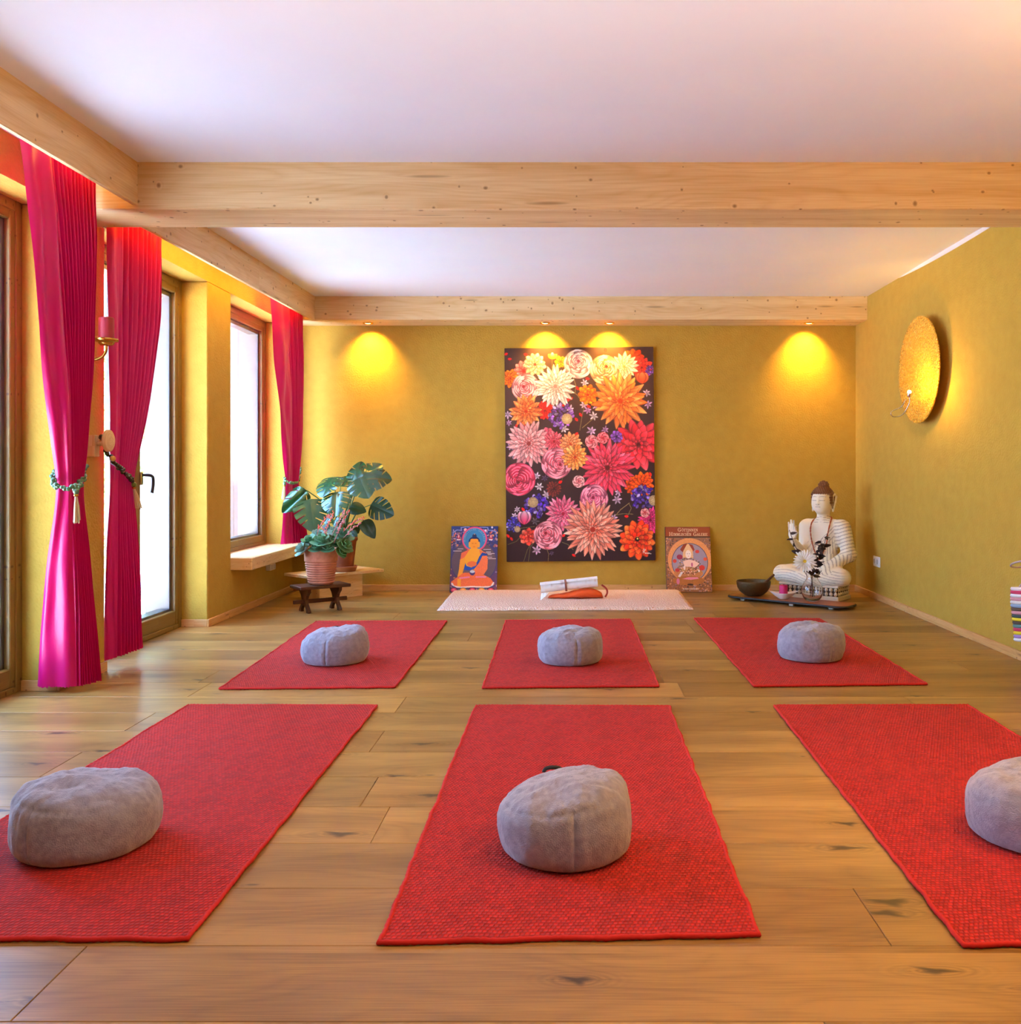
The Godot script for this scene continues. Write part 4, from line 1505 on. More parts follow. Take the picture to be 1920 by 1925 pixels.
func left_side() -> void:
	var sa := mat(rgb8(198, 0, 90), 0.38)
	sa.metallic_specular = 0.4
	sa.rim_enabled = true
	sa.rim = 0.8
	sa.rim_tint = 0.75
	sa.anisotropy_enabled = false
	sa.backlight_enabled = true
	sa.backlight = Color(0.12, 0.02, 0.06)
	M.satin = sa
	M.thread = mat(rgb8(222, 200, 150), 0.8)
	var green := mat(rgb8(86, 128, 88), 0.25)
	green.metallic_specular = 0.7
	var dark := mat(rgb8(30, 40, 26), 0.25)
	dark.metallic_specular = 0.7
	curtain("bright pink curtain nearest the left picture edge, tied back with green beads and a tassel", [
		[2.36, 34, 3.72, 94, 3.90, 179, 4.195, 0.026, 0.013],
		[1.92, 57, 3.80, 112, 3.96, 178, 4.20, 0.032, 0.017],
		[1.44, 78, 3.95, 127, 4.05, 171, 4.22, 0.028, 0.014],
		[1.08, 98, 4.08, 134, 4.11, 162, 4.235, 0.018, 0.010],
		[0.95, 105, 4.12, 134, 4.14, 157, 4.25, 0.012, 0.008],
		[0.84, 103, 4.12, 134, 4.14, 158, 4.25, 0.014, 0.009],
		[0.60, 89, 4.14, 137, 4.15, 167, 4.27, 0.020, 0.011],
		[0.36, 80, 4.17, 141, 4.17, 177, 4.29, 0.024, 0.013],
		[0.03, 70, 4.19, 144, 4.19, 189, 4.31, 0.028, 0.015]], 11.0, 1.5, 71)
	curtain("bright pink curtain before the second glazed door, tied back with dark beads", [
		[2.36, 199, 4.57, 225, 4.65, 307, 5.06, 0.02, 0.018],
		[1.98, 201, 4.575, 226, 4.65, 303, 5.04, 0.02, 0.018],
		[1.73, 204, 4.58, 226, 4.66, 297, 5.02, 0.018, 0.017],
		[1.46, 206, 4.59, 226, 4.66, 284, 4.97, 0.016, 0.015],
		[1.22, 207, 4.60, 224, 4.66, 269, 4.91, 0.013, 0.012],
		[1.00, 207, 4.61, 220, 4.66, 254, 4.86, 0.009, 0.009],
		[0.90, 206, 4.62, 219, 4.66, 250, 4.85, 0.009, 0.009],
		[0.66, 201, 4.64, 218, 4.67, 256, 4.86, 0.014, 0.012],
		[0.36, 197, 4.66, 218, 4.68, 263, 4.87, 0.018, 0.016],
		[0.045, 194, 4.68, 218, 4.70, 267, 4.88, 0.02, 0.019]], 9.0, 1.0, 72, -0.03)
	curtain("short bright pink curtain beside the far window, ending above the wooden sill", [
		[2.34, 507, 6.85, 541, 7.12, 569, 7.45, 0.024, 0.014],
		[1.80, 518, 6.98, 545, 7.22, 570, 7.55, 0.028, 0.02],
		[1.36, 527, 7.12, 547, 7.28, 569, 7.56, 0.022, 0.016],
		[1.02, 535, 7.24, 549, 7.33, 563, 7.50, 0.014, 0.012],
		[0.92, 537, 7.27, 549, 7.35, 561, 7.47, 0.010, 0.010],
		[0.80, 535, 7.28, 549, 7.36, 564, 7.48, 0.014, 0.012],
		[0.60, 531, 7.29, 549, 7.38, 571, 7.50, 0.02, 0.018],
		[0.425, 528, 7.29, 550, 7.38, 578, 7.53, 0.024, 0.022]], 8.0, 1.2, 73)
	for s in [["curtain rail over the left curtain", 3.6, 4.2], ["curtain rail over the middle and far curtains", 4.56, 7.44]]:
		var ry: float = 2.375
		tag(obj("curtain_rail", boxmesh(Vector3(-2.21, ry + 0.012, -(s[1] + s[2]) * 0.5), Vector3(0.03, 0.024, s[2] - s[1]), 0.002), M.white_plastic), "white " + s[0], "rail", "curtain rails")
	# tiebacks
	var tb := thing("curtain_tieback", "string of green beads with a cream tassel holding the left curtain", "tieback", at(134, 910, 4.13), 0.0, "beaded curtain tiebacks")
	var org := tb.position
	var loop := []
	for q in [[160, 876, 4.34], [158, 893, 4.27], [152, 908, 4.19], [142, 916, 4.10], [128, 918, 4.055], [114, 917, 4.04], [104, 912, 4.05], [100, 904, 4.09], [101, 895, 4.16], [104, 888, 4.22]]:
		loop.append(at(q[0], q[1], q[2]) - org)
	loop = curve(loop, 40)
	bead_string(tb, loop, 0.0098, green, 5, 0.009)
	tassel(tb, at(143, 924, 4.07) - org, 0.115, Vector3(0.002, 0, 0), green)
	tb = thing("curtain_tieback", "string of dark beads with a cream tassel, running from the wooden hook", "tieback", at(225, 870, 4.68), 0.0, "beaded curtain tiebacks")
	org = tb.position
	loop = []
	for q in [[189, 826, 4.52], [194, 823, 4.49], [197, 834, 4.50], [203, 850, 4.51], [213, 866, 4.54], [228, 883, 4.60], [242, 896, 4.70], [251, 905, 4.80]]:
		loop.append(at(q[0], q[1], q[2]) - org)
	bead_string(tb, curve(loop, 40), 0.0105, dark, 6, 0.009)
	obj("gold_bead", ball(0.014, 8), mat(rgb8(206, 150, 50), 0.4), tb).position = at(212, 862, 4.49) - org
	tassel(tb, at(252, 911, 4.80) - org, 0.10, Vector3(0.03, 0, 0.01), mat(rgb8(120, 150, 60), 0.3))
	tb = thing("curtain_tieback", "thin string of beads round the short curtain by the far window", "tieback", at(549, 908, 7.33), 0.0, "beaded curtain tiebacks")
	org = tb.position
	loop = []
	for q in [[565, 880, 7.60], [563, 893, 7.54], [560, 905, 7.46], [553, 908, 7.34], [545, 907, 7.25], [537, 904, 7.22], [535, 899, 7.26]]:
		loop.append(at(q[0], q[1], q[2]) - org)
	bead_string(tb, curve(loop, 40), 0.0085, green, 7, 0.006)
	tassel(tb, at(535, 909, 7.23) - org, 0.10, Vector3(-0.006, 0, 0), green)
	# wooden hook on the pier
	var hk := thing("curtain_hook", "pale wooden wall hook with a round disc beside the middle curtain", "hook", Vector3(WALL_LEFT, 1.12, -4.50))
	obj("block", boxmesh(Vector3(0.02, 0, 0), Vector3(0.04, 0.105, 0.05), 0.003, 1), M.pine_small, hk)
	obj("peg", tube([Vector3(0.03, 0.01, 0), Vector3(0.085, 0.012, 0)], 0.011, 10), M.pine_small, hk)
	obj("disc", lathe([Vector2(0.001, -0.011), Vector2(0.045, -0.011), Vector2(0.053, -0.006), Vector2(0.053, 0.006), Vector2(0.045, 0.011), Vector2(0.001, 0.011)], 36), M.pine_small, hk).transform = rot(Vector3(0, 0, 1), PI / 2, Vector3(0.095, 0.025, 0))
	# candle sconce on the same pier
	var sc := thing("wall_sconce", "brass wall candle holder with a curved arm on the pier between the curtains", "candle holder", Vector3(WALL_LEFT, 1.62, -4.40))
	var plate := PackedVector3Array()
	for j in 21:
		var v := j / 20.0
		var y := lerpf(-0.12, 0.34, v)
		var w := 0.045 * (1.0 - smoothstep(0.45, 1.0, v) * 0.75) * minf(1.0, v * 10.0 + 0.8)
		for i in 9:
			var u := i / 8.0 * 2.0 - 1.0
			plate.append(Vector3(0.012 - 0.008 * u * u * u * u + (0.0015 if (j % 4 == 0) else 0.0), y, -u * w))
	obj("back_plate", grid(plate, 9, 21, false), mat(rgb8(190, 178, 110), 0.5, 0.4), sc)
	var cpos := Vector3(0.135, 0.0, 0.0)
	obj("arm", tube(curve([Vector3(0.012, -0.095, 0), Vector3(0.06, -0.098, 0), Vector3(0.11, -0.085, 0), Vector3(0.133, -0.055, 0), Vector3(0.135, -0.02, 0)], 18), 0.0065, 8), M.brass, sc)
	obj("dish", lathe([Vector2(0.008, -0.03), Vector2(0.026, -0.028), Vector2(0.034, -0.02), Vector2(0.036, -0.012), Vector2(0.050, -0.010), Vector2(0.053, -0.004), Vector2(0.053, 0.004), Vector2(0.049, 0.004), Vector2(0.047, -0.004), Vector2(0.001, -0.006)], 40), M.brass, sc).position = cpos
	var wax := mat(rgb8(168, 40, 58), 0.5)
	wax.subsurf_scatter_enabled = true
	wax.subsurf_scatter_strength = 0.3
	M.wax_red = wax
	var cd := thing("candle", "thick red candle standing in the brass wall holder", "candle", Vector3(WALL_LEFT, 1.62, -4.40) + cpos + Vector3(0, -0.004, 0))
	obj("wax", lathe([Vector2(0.001, 0), Vector2(0.033, 0), Vector2(0.034, 0.003), Vector2(0.034, 0.104), Vector2(0.031, 0.108), Vector2(0.022, 0.103), Vector2(0.001, 0.101)], 32), wax, cd)
	obj("wick", tube([Vector3(0, 0.10, 0), Vector3(0.001, 0.115, 0)], 0.0015, 5), M.black, cd)
	# white socket under the sill
	var so := thing("wall_socket", "small white double socket on the left wall below the wooden sill", "socket", Vector3(WALL_LEFT, 0.262, -7.16))
	obj("cover_plate", boxmesh(Vector3(0.02, 0, 0), Vector3(0.04, 0.05, 0.12), 0.005), M.white_plastic, so)
	for s in [-0.03, 0.03]:
		obj("insert", boxmesh(Vector3(0.041, 0, s), Vector3(0.004, 0.036, 0.04), 0.002), mat(rgb8(205, 200, 190), 0.4), so)


# ================================================================ plants and their stands
# a split leaf in its own plane: x across, y from the stalk to the tip, z up; notches cut in from the edge
func leaf_mesh(l: float, w: float, splits: int, cup: float, droop: float, seed_: int) -> ArrayMesh:
	var rs := RandomNumberGenerator.new()
	rs.seed = seed_
	var half := func(side: float) -> PackedVector2Array:
		# outline of one half, a heart, with narrow notches between the lobes
		var out := PackedVector2Array()
		out.append(Vector2(0, 0))
		var n := 60
		var cuts := []
		for k in splits:
			cuts.append([(k + 1.0) / (splits + 1.0) * 0.72 + 0.12 + rs.randf_range(-0.02, 0.02), rs.randf_range(0.5, 0.72)])
		var edge := func(t: float) -> Vector2:
			var a := lerpf(-0.95, PI / 2, pow(t, 0.9))
			var x := cos(a) * (1.0 - 0.18 * smoothstep(0.5, 1.0, t))
			var y := (sin(a) * (0.24 if a < 0.0 else 0.66 + 0.10 * smoothstep(0.6, 1.0, t)) + 0.24)
			if t > 0.86:
				x *= 1.0 - 0.3 * (t - 0.86) / 0.14
			return Vector2(x * w * 0.5 * side, y * l)
		var ci := 0
		for i in range(1, n):
			var t := float(i) / n
			if ci < cuts.size() and t > cuts[ci][0] - 0.03:
				var c: float = cuts[ci][0]
				var q: Vector2 = edge.call(c)
				var root := Vector2(0.0, clampf(q.y / l - 0.22, 0.06, 0.8) * l)
				var deep := root.lerp(q, 1.0 - cuts[ci][1])
				var wide := (q - root).orthogonal().normalized() * l * 0.010
				if wide.dot(edge.call(c + 0.02) - edge.call(c - 0.02)) < 0.0:
					wide = -wide
				out.append(edge.call(c - 0.014))
				out.append(deep - wide)
				out.append(deep + wide)
				out.append(edge.call(c + 0.014))
				ci += 1
				continue
			if ci > 0 and t < cuts[ci - 1][0] + 0.026:
				continue
			out.append(edge.call(t))
		out.append(Vector2(0, l))
		return out
	var st := tool()
	var shape := func(q: Vector2) -> Vector3:
		var u := q.x / (w * 0.5)
		var v := q.y / l
		var z := cup * l * (absf(u) * 0.55 - u * u * 0.75) - droop * l * v * v + 0.012 * l * sin(v * 26.0) * absf(u)
		return Vector3(q.x, q.y - droop * 0.25 * l * v * v, z)
	for side in [-1.0, 1.0]:
		var o: PackedVector2Array = half.call(side)
		var ids := Geometry2D.triangulate_polygon(o)
		for k in ids.size() / 3:
			# each triangle is cut finer so that the blade can bend
			var a := o[ids[k * 3]]
			var b := o[ids[k * 3 + 1]]
			var c := o[ids[k * 3 + 2]]
			var stack := [[a, b, c, 0]]
			while stack.size():
				var t: Array = stack.pop_back()
				var e: float = maxf(t[0].distance_to(t[1]), maxf(t[1].distance_to(t[2]), t[2].distance_to(t[0])))
				if e > l * 0.16 and t[3] < 6:
					var q0: Vector2 = t[0]
					var q1: Vector2 = t[1]
					var q2: Vector2 = t[2]
					if q1.distance_to(q2) >= e - 1e-6:
						var s := q0
						q0 = q1
						q1 = q2
						q2 = s
					elif q2.distance_to(q0) >= e - 1e-6:
						var s := q0
						q0 = q2
						q2 = q1
						q1 = s
					var m := (q0 + q1) * 0.5
					stack.append([q0, m, q2, t[3] + 1])
					stack.append([m, q1, q2, t[3] + 1])
				else:
					tri(st, shape.call(t[0]), shape.call(t[1]), shape.call(t[2]), Vector3(0, 0, 1))
	st.set_smooth_group(0)
	return done(st)


func put_leaf(parent: Node, mesh: Mesh, m: Material, base: Vector3, tip: Vector3, face: Vector3, called := "leaf") -> MeshInstance3D:
	var o := obj(called, mesh, m, parent)
	var y := (tip - base).normalized()
	var x := y.cross(face).normalized()
	var z := x.cross(y)
	o.transform = Transform3D(Basis(x, y, z), base)
	return o


func monstera() -> void:
	var d := 7.36
	var org := Vector3(-1.81, 0.2082, -d)
	var o := thing("monstera_plant", "large split-leaf green plant in a brown clay pot with saucer on the pine bench", "plant", org)
	var clay := mat(Color.WHITE, 0.85)
	clay.albedo_texture = noise_tex(0.03, 81, [rgb8(126, 66, 40), rgb8(142, 76, 46), rgb8(154, 86, 54)], 128, 4)
	clay.uv1_triplanar = true
	clay.uv1_scale = Vector3(4, 4, 4)
	obj("saucer", lathe([Vector2(0.001, 0.0), Vector2(0.098, 0.0), Vector2(0.112, 0.034), Vector2(0.118, 0.04), Vector2(0.112, 0.042), Vector2(0.10, 0.012), Vector2(0.001, 0.010)], 40), mat(rgb8(186, 116, 76), 0.85), o)
	obj("pot", lathe([Vector2(0.001, 0.012), Vector2(0.078, 0.012), Vector2(0.082, 0.02), Vector2(0.106, 0.235), Vector2(0.114, 0.240), Vector2(0.117, 0.252), Vector2(0.113, 0.268), Vector2(0.106, 0.266), Vector2(0.103, 0.24), Vector2(0.100, 0.225)], 48), clay, o)
	obj("soil", lathe([Vector2(0.102, 0.232), Vector2(0.06, 0.240), Vector2(0.001, 0.243)], 24), mat(rgb8(46, 34, 26), 1.0), o)
	var lm := mat(rgb8(14, 74, 40), 0.24)
	lm.metallic_specular = 0.75
	lm.backlight_enabled = true
	lm.backlight = Color(0.10, 0.16, 0.03)
	var dk := mat(rgb8(34, 62, 26), 0.3)
	dk.backlight_enabled = true
	dk.backlight = Color(0.08, 0.10, 0.02)
	var stem := mat(rgb8(72, 112, 52), 0.5)
	# base pixel, tip pixel, depths, width (m), facing, splits, cup, material
	var L := [
		[[583, 938, 7.10], [590, 998, 7.02], 0.27, Vector3(0.15, 0.55, 0.9), 4, 0.1, 0.05, lm],
		[[577, 922, 7.25], [531, 962, 7.15], 0.17, Vector3(0.75, 0.75, 0.35), 2, 0.7, 0.1, lm],
		[[628, 897, 7.20], [603, 931, 7.05], 0.25, Vector3(-0.35, 0.7, 0.6), 4, 0.2, 0.1, lm],
		[[634, 925, 7.08], [628, 968, 6.96], 0.25, Vector3(-0.2, 0.85, 0.55), 4, 0.25, 0.12, lm],
		[[670, 905, 7.32], [676, 866, 7.40], 0.20, Vector3(-0.3, 0.35, 0.9), 3, 0.15, 0.1, lm],
		[[682, 897, 7.27], [737, 893, 7.30], 0.31, Vector3(0.0, 0.75, 0.65), 5, 0.3, 0.22, lm],
		[[676, 898, 7.06], [692, 934, 6.96], 0.24, Vector3(-0.1, 0.6, 0.75), 4, 0.25, 0.1, lm],
		[[686, 895, 7.30], [717, 868, 7.36], 0.20, Vector3(0.2, 0.8, 0.6), 3, 0.2, 0.2, lm],
		[[697, 949, 7.3], [739, 968, 7.25], 0.19, Vector3(0.1, 0.15, 1.0), 4, 0.1, 0.0, dk],
		[[684, 978, 7.25], [704, 1011, 7.2], 0.115, Vector3(0.25, 0.15, 1.0), 0, 0.15, 0.05, dk],
		[[658, 952, 7.25], [687, 961, 7.2], 0.11, Vector3(0.0, 0.4, 0.95), 0, 0.2, 0.1, dk],
		[[627, 962, 7.12], [610, 983, 7.05], 0.085, Vector3(-0.3, 0.7, 0.7), 0, 0.2, 0.1, lm],
		[[638, 972, 7.15], [629, 992, 7.1], 0.085, Vector3(-0.4, 0.6, 0.7), 0, 0.2, 0.1, lm],
		[[664, 915, 7.4], [667, 934, 7.4], 0.10, Vector3(0.0, 0.3, 0.95), 0, 0.1, 0.1, dk],
		[[668, 985, 7.3], [674, 1003, 7.3], 0.06, Vector3(0.3, 0.3, 0.95), 0, 0.1, 0.1, dk],
		[[661, 998, 7.25], [671, 1008, 7.2], 0.055, Vector3(0.0, 0.4, 0.9), 0, 0.1, 0.1, dk],
		[[611, 985, 7.2], [618, 998, 7.15], 0.06, Vector3(0.0, 0.4, 0.9), 0, 0.1, 0.1, dk],
		[[640, 915, 7.35], [655, 893, 7.42], 0.15, Vector3(-0.2, 0.5, 0.85), 2, 0.2, 0.1, lm]]
	for i in L.size():
		var e: Array = L[i]
		var a := at(e[0][0], e[0][1], e[0][2]) - org
		var b := at(e[1][0], e[1][1], e[1][2]) - org
		put_leaf(o, leaf_mesh((b - a).length() * 1.04, e[2], e[4], e[5], e[6], 300 + i), e[7], a, b, e[3].normalized())
		var root := Vector3(rng.randf_range(-0.04, 0.04), 0.235, rng.randf_range(-0.04, 0.04))
		var mid := root.lerp(a, 0.55) + Vector3(0, 0.05 + 0.12 * absf(a.x), 0)
		obj("stalk", tube(curve([root, mid, a], 12), [0.007, 0.0065, 0.006, 0.006, 0.006, 0.0055, 0.0055, 0.005, 0.005, 0.0045, 0.004, 0.004, 0.0035], 6), stem, o)


func succulent() -> void:
	var org := Vector3(-1.793, 0.191, -6.66)
	var o := thing("succulent_plant", "green rosette succulents with pink flower stalks in a ribbed terracotta pot on the dark stool", "plant", org)
	var clay := mat(Color.WHITE, 0.85)
	clay.albedo_texture = noise_tex(0.02, 83, [rgb8(176, 106, 78), rgb8(200, 132, 102), rgb8(212, 146, 116), rgb8(196, 126, 96)], 128, 4)
	clay.uv1_triplanar = true
	clay.uv1_scale = Vector3(5, 5, 5)
	var prof := [Vector2(0.001, 0.0), Vector2(0.078, 0.0), Vector2(0.083, 0.004)]
	for k in 9:
		var y := 0.012 + k * 0.0165
		var r := 0.085 + 0.024 * pow(y / 0.16, 0.8)
		prof.append(Vector2(r + 0.0015, y))
		prof.append(Vector2(r + 0.0070, y + 0.005))
		prof.append(Vector2(r + 0.0015, y + 0.010))
		prof.append(Vector2(r - 0.004, y + 0.0135))
	for q in [[0.1125, 0.163], [0.116, 0.168], [0.1185, 0.245], [0.1185, 0.252], [0.115, 0.255], [0.109, 0.252], [0.106, 0.20]]:
		prof.append(Vector2(q[0], q[1]))
	obj("pot", lathe(prof, 56), clay, o)
	obj("soil", lathe([Vector2(0.109, 0.226), Vector2(0.05, 0.232), Vector2(0.001, 0.234)], 24), mat(rgb8(50, 38, 30), 1.0), o)
	# one fleshy leaf, used for every rosette
	var lp := PackedVector3Array()
	for j in 13:
		var t := j / 12.0
		var w := 0.36 * pow(sin(PI * clampf(pow(t, 1.5) * 0.97 + 0.015, 0, 1)), 0.75) + 0.03
		for i in 13:
			var a := TAU * (i % 12) / 12.0
			lp.append(Vector3(cos(a) * w * (1.0 if j < 12 else 0.05), sin(a) * 0.075 * (1.0 - t * 0.7) + 0.22 * t * t, t))
	var leaf := grid(lp, 13, 13, true)
	var mats := []
	for c in [rgb8(70, 128, 88), rgb8(92, 150, 112), rgb8(128, 170, 158), rgb8(84, 132, 70)]:
		var m := mat(c, 0.45)
		m.rim_enabled = true
		m.rim = 0.4
		mats.append(m)
	var spots := [[571, 1036, 6.56, 0.075, -0.7, 2], [584, 1022, 6.6, 0.078, -0.3, 0], [606, 1021, 6.55, 0.085, 0.0, 1], [597, 1034, 6.53, 0.06, -0.1, 0], [626, 1022, 6.6, 0.07, 0.35, 0], [643, 1010, 6.7, 0.085, 0.45, 1], [646, 1028, 6.6, 0.07, 0.8, 3], [640, 1040, 6.58, 0.05, 0.9, 3], [615, 1035, 6.53, 0.055, 0.1, 1], [600, 1010, 6.75, 0.07, 0.0, 2], [630, 1003, 6.75, 0.06, 0.2, 2]]
	for s in spots:
		var c := at(s[0], s[1], s[2]) - org
		var st := tool()
		for ring in 4:
			var n: int = [10, 8, 6, 4][ring]
			for i in n:
				var a := TAU * i / n + ring * 0.4 + rng.randf_range(-0.15, 0.15)
				var lift: float = [0.0, 0.45, 0.85, 1.2][ring]
				var l: float = s[3] * [1.0, 0.88, 0.68, 0.45][ring] * rng.randf_range(0.9, 1.08)
				var b := Basis(Vector3.UP, a) * Basis(Vector3.RIGHT, -lift)
				st.append_from(leaf, 0, Transform3D(b.scaled_local(Vector3(l, l, l)), Vector3(0, 0.006 * ring, 0)))
		var r := obj("rosette", st.commit(), mats[s[5]], o)
		r.transform = Transform3D(Basis(Vector3(0, 0, 1), -s[4]) * Basis(Vector3(1, 0, 0), 0.35), c)
	var pink := mat(rgb8(214, 140, 140), 0.6)
	var bud := mat(rgb8(240, 110, 80), 0.5)
	for s in [[[595, 1015], [601, 990], [620, 968], 6.65], [[607, 1015], [618, 985], [627, 964], 6.6], [[622, 1010], [640, 975], [648, 961], 6.65], [[625, 1012], [643, 985], [656, 961], 6.7], [[628, 1020], [640, 990], [646, 980], 6.55], [[633, 1015], [655, 990], [681, 975], 6.7], [[640, 1018], [662, 995], [677, 985], 6.65], [[600, 1018], [612, 1000], [605, 993], 6.6]]:
		var a := at(s[0][0], s[0][1], s[3]) - org
		var b := at(s[1][0], s[1][1], s[3] - 0.03) - org
		var c := at(s[2][0], s[2][1], s[3]) - org
		var path := curve([a, b, c], 14)
		var fs := obj("flower_stalk", tube(path, 0.0028, 5), pink, o)
		var st := tool()
		var unit := ball(1.0, 4)
		for k in range(6, 15):
			for q in 2:
				st.append_from(unit, 0, Transform3D(Basis.IDENTITY.scaled(Vector3(0.0045, 0.007, 0.0045)), path[k] + Vector3(rng.randf_range(-1, 1), rng.randf_range(-0.6, 1.2), rng.randf_range(-1, 1)) * 0.010))
		obj("buds", st.commit(), bud if int(s[0][0]) % 2 else pink, fs)


func plant_corner() -> void:
	# pine bench
	var ang := 0.853
	var b := thing("plant_bench", "low pale pine bench in the corner under the large plant", "bench", Vector3(-1.876, 0, -7.375), ang)
	obj("seat_board", boxmesh(Vector3(0, 0.196, 0), Vector3(0.70, 0.022, 0.34), 0.003), M.pine_small, b)
	obj("front_panel", boxmesh(Vector3(-0.005, 0.0925, 0.085), Vector3(0.40, 0.185, 0.02), 0.002, 0, Vector2(0.4, 0.0)), M.pine_small, b)
	obj("rear_panel", boxmesh(Vector3(-0.005, 0.0925, -0.085), Vector3(0.40, 0.185, 0.02), 0.002), M.pine_small, b)
	for s in [-1, 1]:
		obj("side_panel", boxmesh(Vector3(-0.005 + s * 0.19, 0.0925, 0), Vector3(0.02, 0.184, 0.15), 0.002, 1), M.pine_small, b)
	# dark stool with shaped ends and a tenoned stretcher
	var dk := textured(M.pine.albedo_texture, Vector2(1.2, 3.0), 0.45, rgb8(84, 50, 34))
	M.dark_wood = dk
	var s := thing("plant_stool", "small dark brown wooden stool with curved legs under the terracotta pot", "stool", Vector3(-1.796, 0, -6.655), 0.66)
	obj("seat", boxmesh(Vector3(0, 0.179, 0), Vector3(0.375, 0.022, 0.205), 0.004), dk, s)
	obj("stretcher", boxmesh(Vector3(0, 0.075, 0), Vector3(0.40, 0.028, 0.018), 0.003), dk, s)
	for x in [-0.115, 0.115]:
		# outline of one shaped end: curved waist, arched foot
		var pts := PackedVector2Array()
		for q in [[-0.085, 0.168], [-0.082, 0.145], [-0.05, 0.118], [-0.036, 0.09], [-0.043, 0.06], [-0.068, 0.032], [-0.085, 0.012], [-0.085, 0.0], [-0.048, 0.0], [-0.044, 0.022], [-0.026, 0.044], [0.0, 0.052]]:
			pts.append(Vector2(q[0], q[1]))
		for i in range(10, -1, -1):
			pts.append(Vector2(-pts[i].x, pts[i].y))
		var c := CSGPolygon3D.new()
		c.polygon = pts
		c.depth = 0.022
		c.material = dk
		put(c, "leg", s)
		c.transform = Transform3D(Basis(Vector3.UP, PI / 2), Vector3(x + 0.011, 0, 0))
	monstera()
	succulent()


# ================================================================ the seated statue, modelled as one blended surface
# a bone: [ax, ay, az, bx, by, bz, ra, rb, blend, region]; a lump: [cx, cy, cz, rx, ry, rz, blend, region]
func field(p: Vector3, bones: Array, ids: PackedInt32Array) -> float:
	var d := 10.0
	for i in ids:
		var b: PackedFloat32Array = bones[i]
		var e: float
		if b.size() == 10:
			var a := Vector3(b[0], b[1], b[2])
			var ab := Vector3(b[3], b[4], b[5]) - a
			var t := clampf((p - a).dot(ab) / ab.length_squared(), 0.0, 1.0)
			e = (p - a - ab * t).length() - lerpf(b[6], b[7], t)
		else:
			var r := Vector3(b[3], b[4], b[5])
			var q := p - Vector3(b[0], b[1], b[2])
			var k0 := (q / r).length()
			var k1 := (q / (r * r)).length()
			e = k0 * (k0 - 1.0) / maxf(k1, 1e-6)
		var k: float = b[b.size() - 2]
		var h := maxf(k - absf(d - e), 0.0) / k
		d = minf(d, e) - h * h * k * 0.25
	return d


func blend_mesh(st: SurfaceTool, bones: Array, lo: Vector3, hi: Vector3, cell: float, paint: Callable) -> void:
	var B := 4
	var n := Vector3i(((hi - lo) / (cell * B)).ceil())
	var N := n * B + Vector3i.ONE
	var val := PackedFloat32Array()
	val.resize(N.x * N.y * N.z)
	val.fill(9.0)
	var all := PackedInt32Array(range(bones.size()))
	var reach := cell * B * 0.87
	var active := []
	for bz in n.z:
		for by in n.y:
			for bx in n.x:
				var c := lo + (Vector3(bx, by, bz) + Vector3.ONE * 0.5) * cell * B
				if absf(field(c, bones, all)) > reach + 0.02:
					continue
				var ids := PackedInt32Array()
				for i in bones.size():
					if field(c, bones, PackedInt32Array([i])) < reach + 0.05:
						ids.append(i)
				if ids.size():
					active.append([Vector3i(bx, by, bz), ids])
	for e in active:
		var o: Vector3i = e[0] * B
		for z in B + 1:
			for y in B + 1:
				for x in B + 1:
					var i := ((o.z + z) * N.y + o.y + y) * N.x + o.x + x
					if val[i] == 9.0:
						val[i] = field(lo + Vector3(o.x + x, o.y + y, o.z + z) * cell, bones, e[1])
	var vid := {}
	var verts := PackedVector3Array()
	var cells := []
	for e in active:
		var o: Vector3i = e[0] * B
		for z in B:
			for y in B:
				for x in B:
					var i := ((o.z + z) * N.y + o.y + y) * N.x + o.x + x
					var sum := Vector3.ZERO
					var cnt := 0
					var v := PackedFloat32Array()
					var neg := 0
					for k in 8:
						var w := val[i + (k & 1) + ((k >> 1) & 1) * N.x + ((k >> 2) & 1) * N.x * N.y]
						v.append(w)
						if w < 0.0:
							neg += 1
					if neg == 0 or neg == 8:
						continue
					for k in 8:
						for ax in 3:
							var m := 1 << ax
							if k & m:
								continue
							if (v[k] < 0.0) != (v[k | m] < 0.0):
								var t := v[k] / (v[k] - v[k | m])
								var q := Vector3(k & 1, (k >> 1) & 1, (k >> 2) & 1)
								q[ax] += t
								sum += q
								cnt += 1
					vid[i] = verts.size()
					verts.append(lo + (Vector3(o.x + x, o.y + y, o.z + z) + sum / cnt) * cell)
					cells.append(i)
	var colors := PackedColorArray()
	for q in verts:
		colors.append(paint.call(q))
	var step := [1, N.x, N.x * N.y]
	st.set_smooth_group(0)
	for i in cells:
		for ax in 3:
			var s0 := val[i]
			var s1: float = val[i + step[ax]]
			if (s0 < 0.0) == (s1 < 0.0):
				continue
			var u: int = step[(ax + 1) % 3]
			var w: int = step[(ax + 2) % 3]
			if not (vid.has(i - u) and vid.has(i - w) and vid.has(i - u - w)):
				continue
			var q := [vid[i], vid[i - u], vid[i - u - w], vid[i - w]]
			var tri_ids := [0, 1, 2, 0, 2, 3] if s0 < 0.0 else [0, 2, 1, 0, 3, 2]
			for k in tri_ids:
				st.set_color(colors[q[k]])
				st.add_vertex(verts[q[k]])


func line_at(s: float, period: float, width: float) -> float:
	var f := absf(s / period - floorf(s / period) - 0.5) * period
	return 1.0 - smoothstep(width * 0.4, width, f)


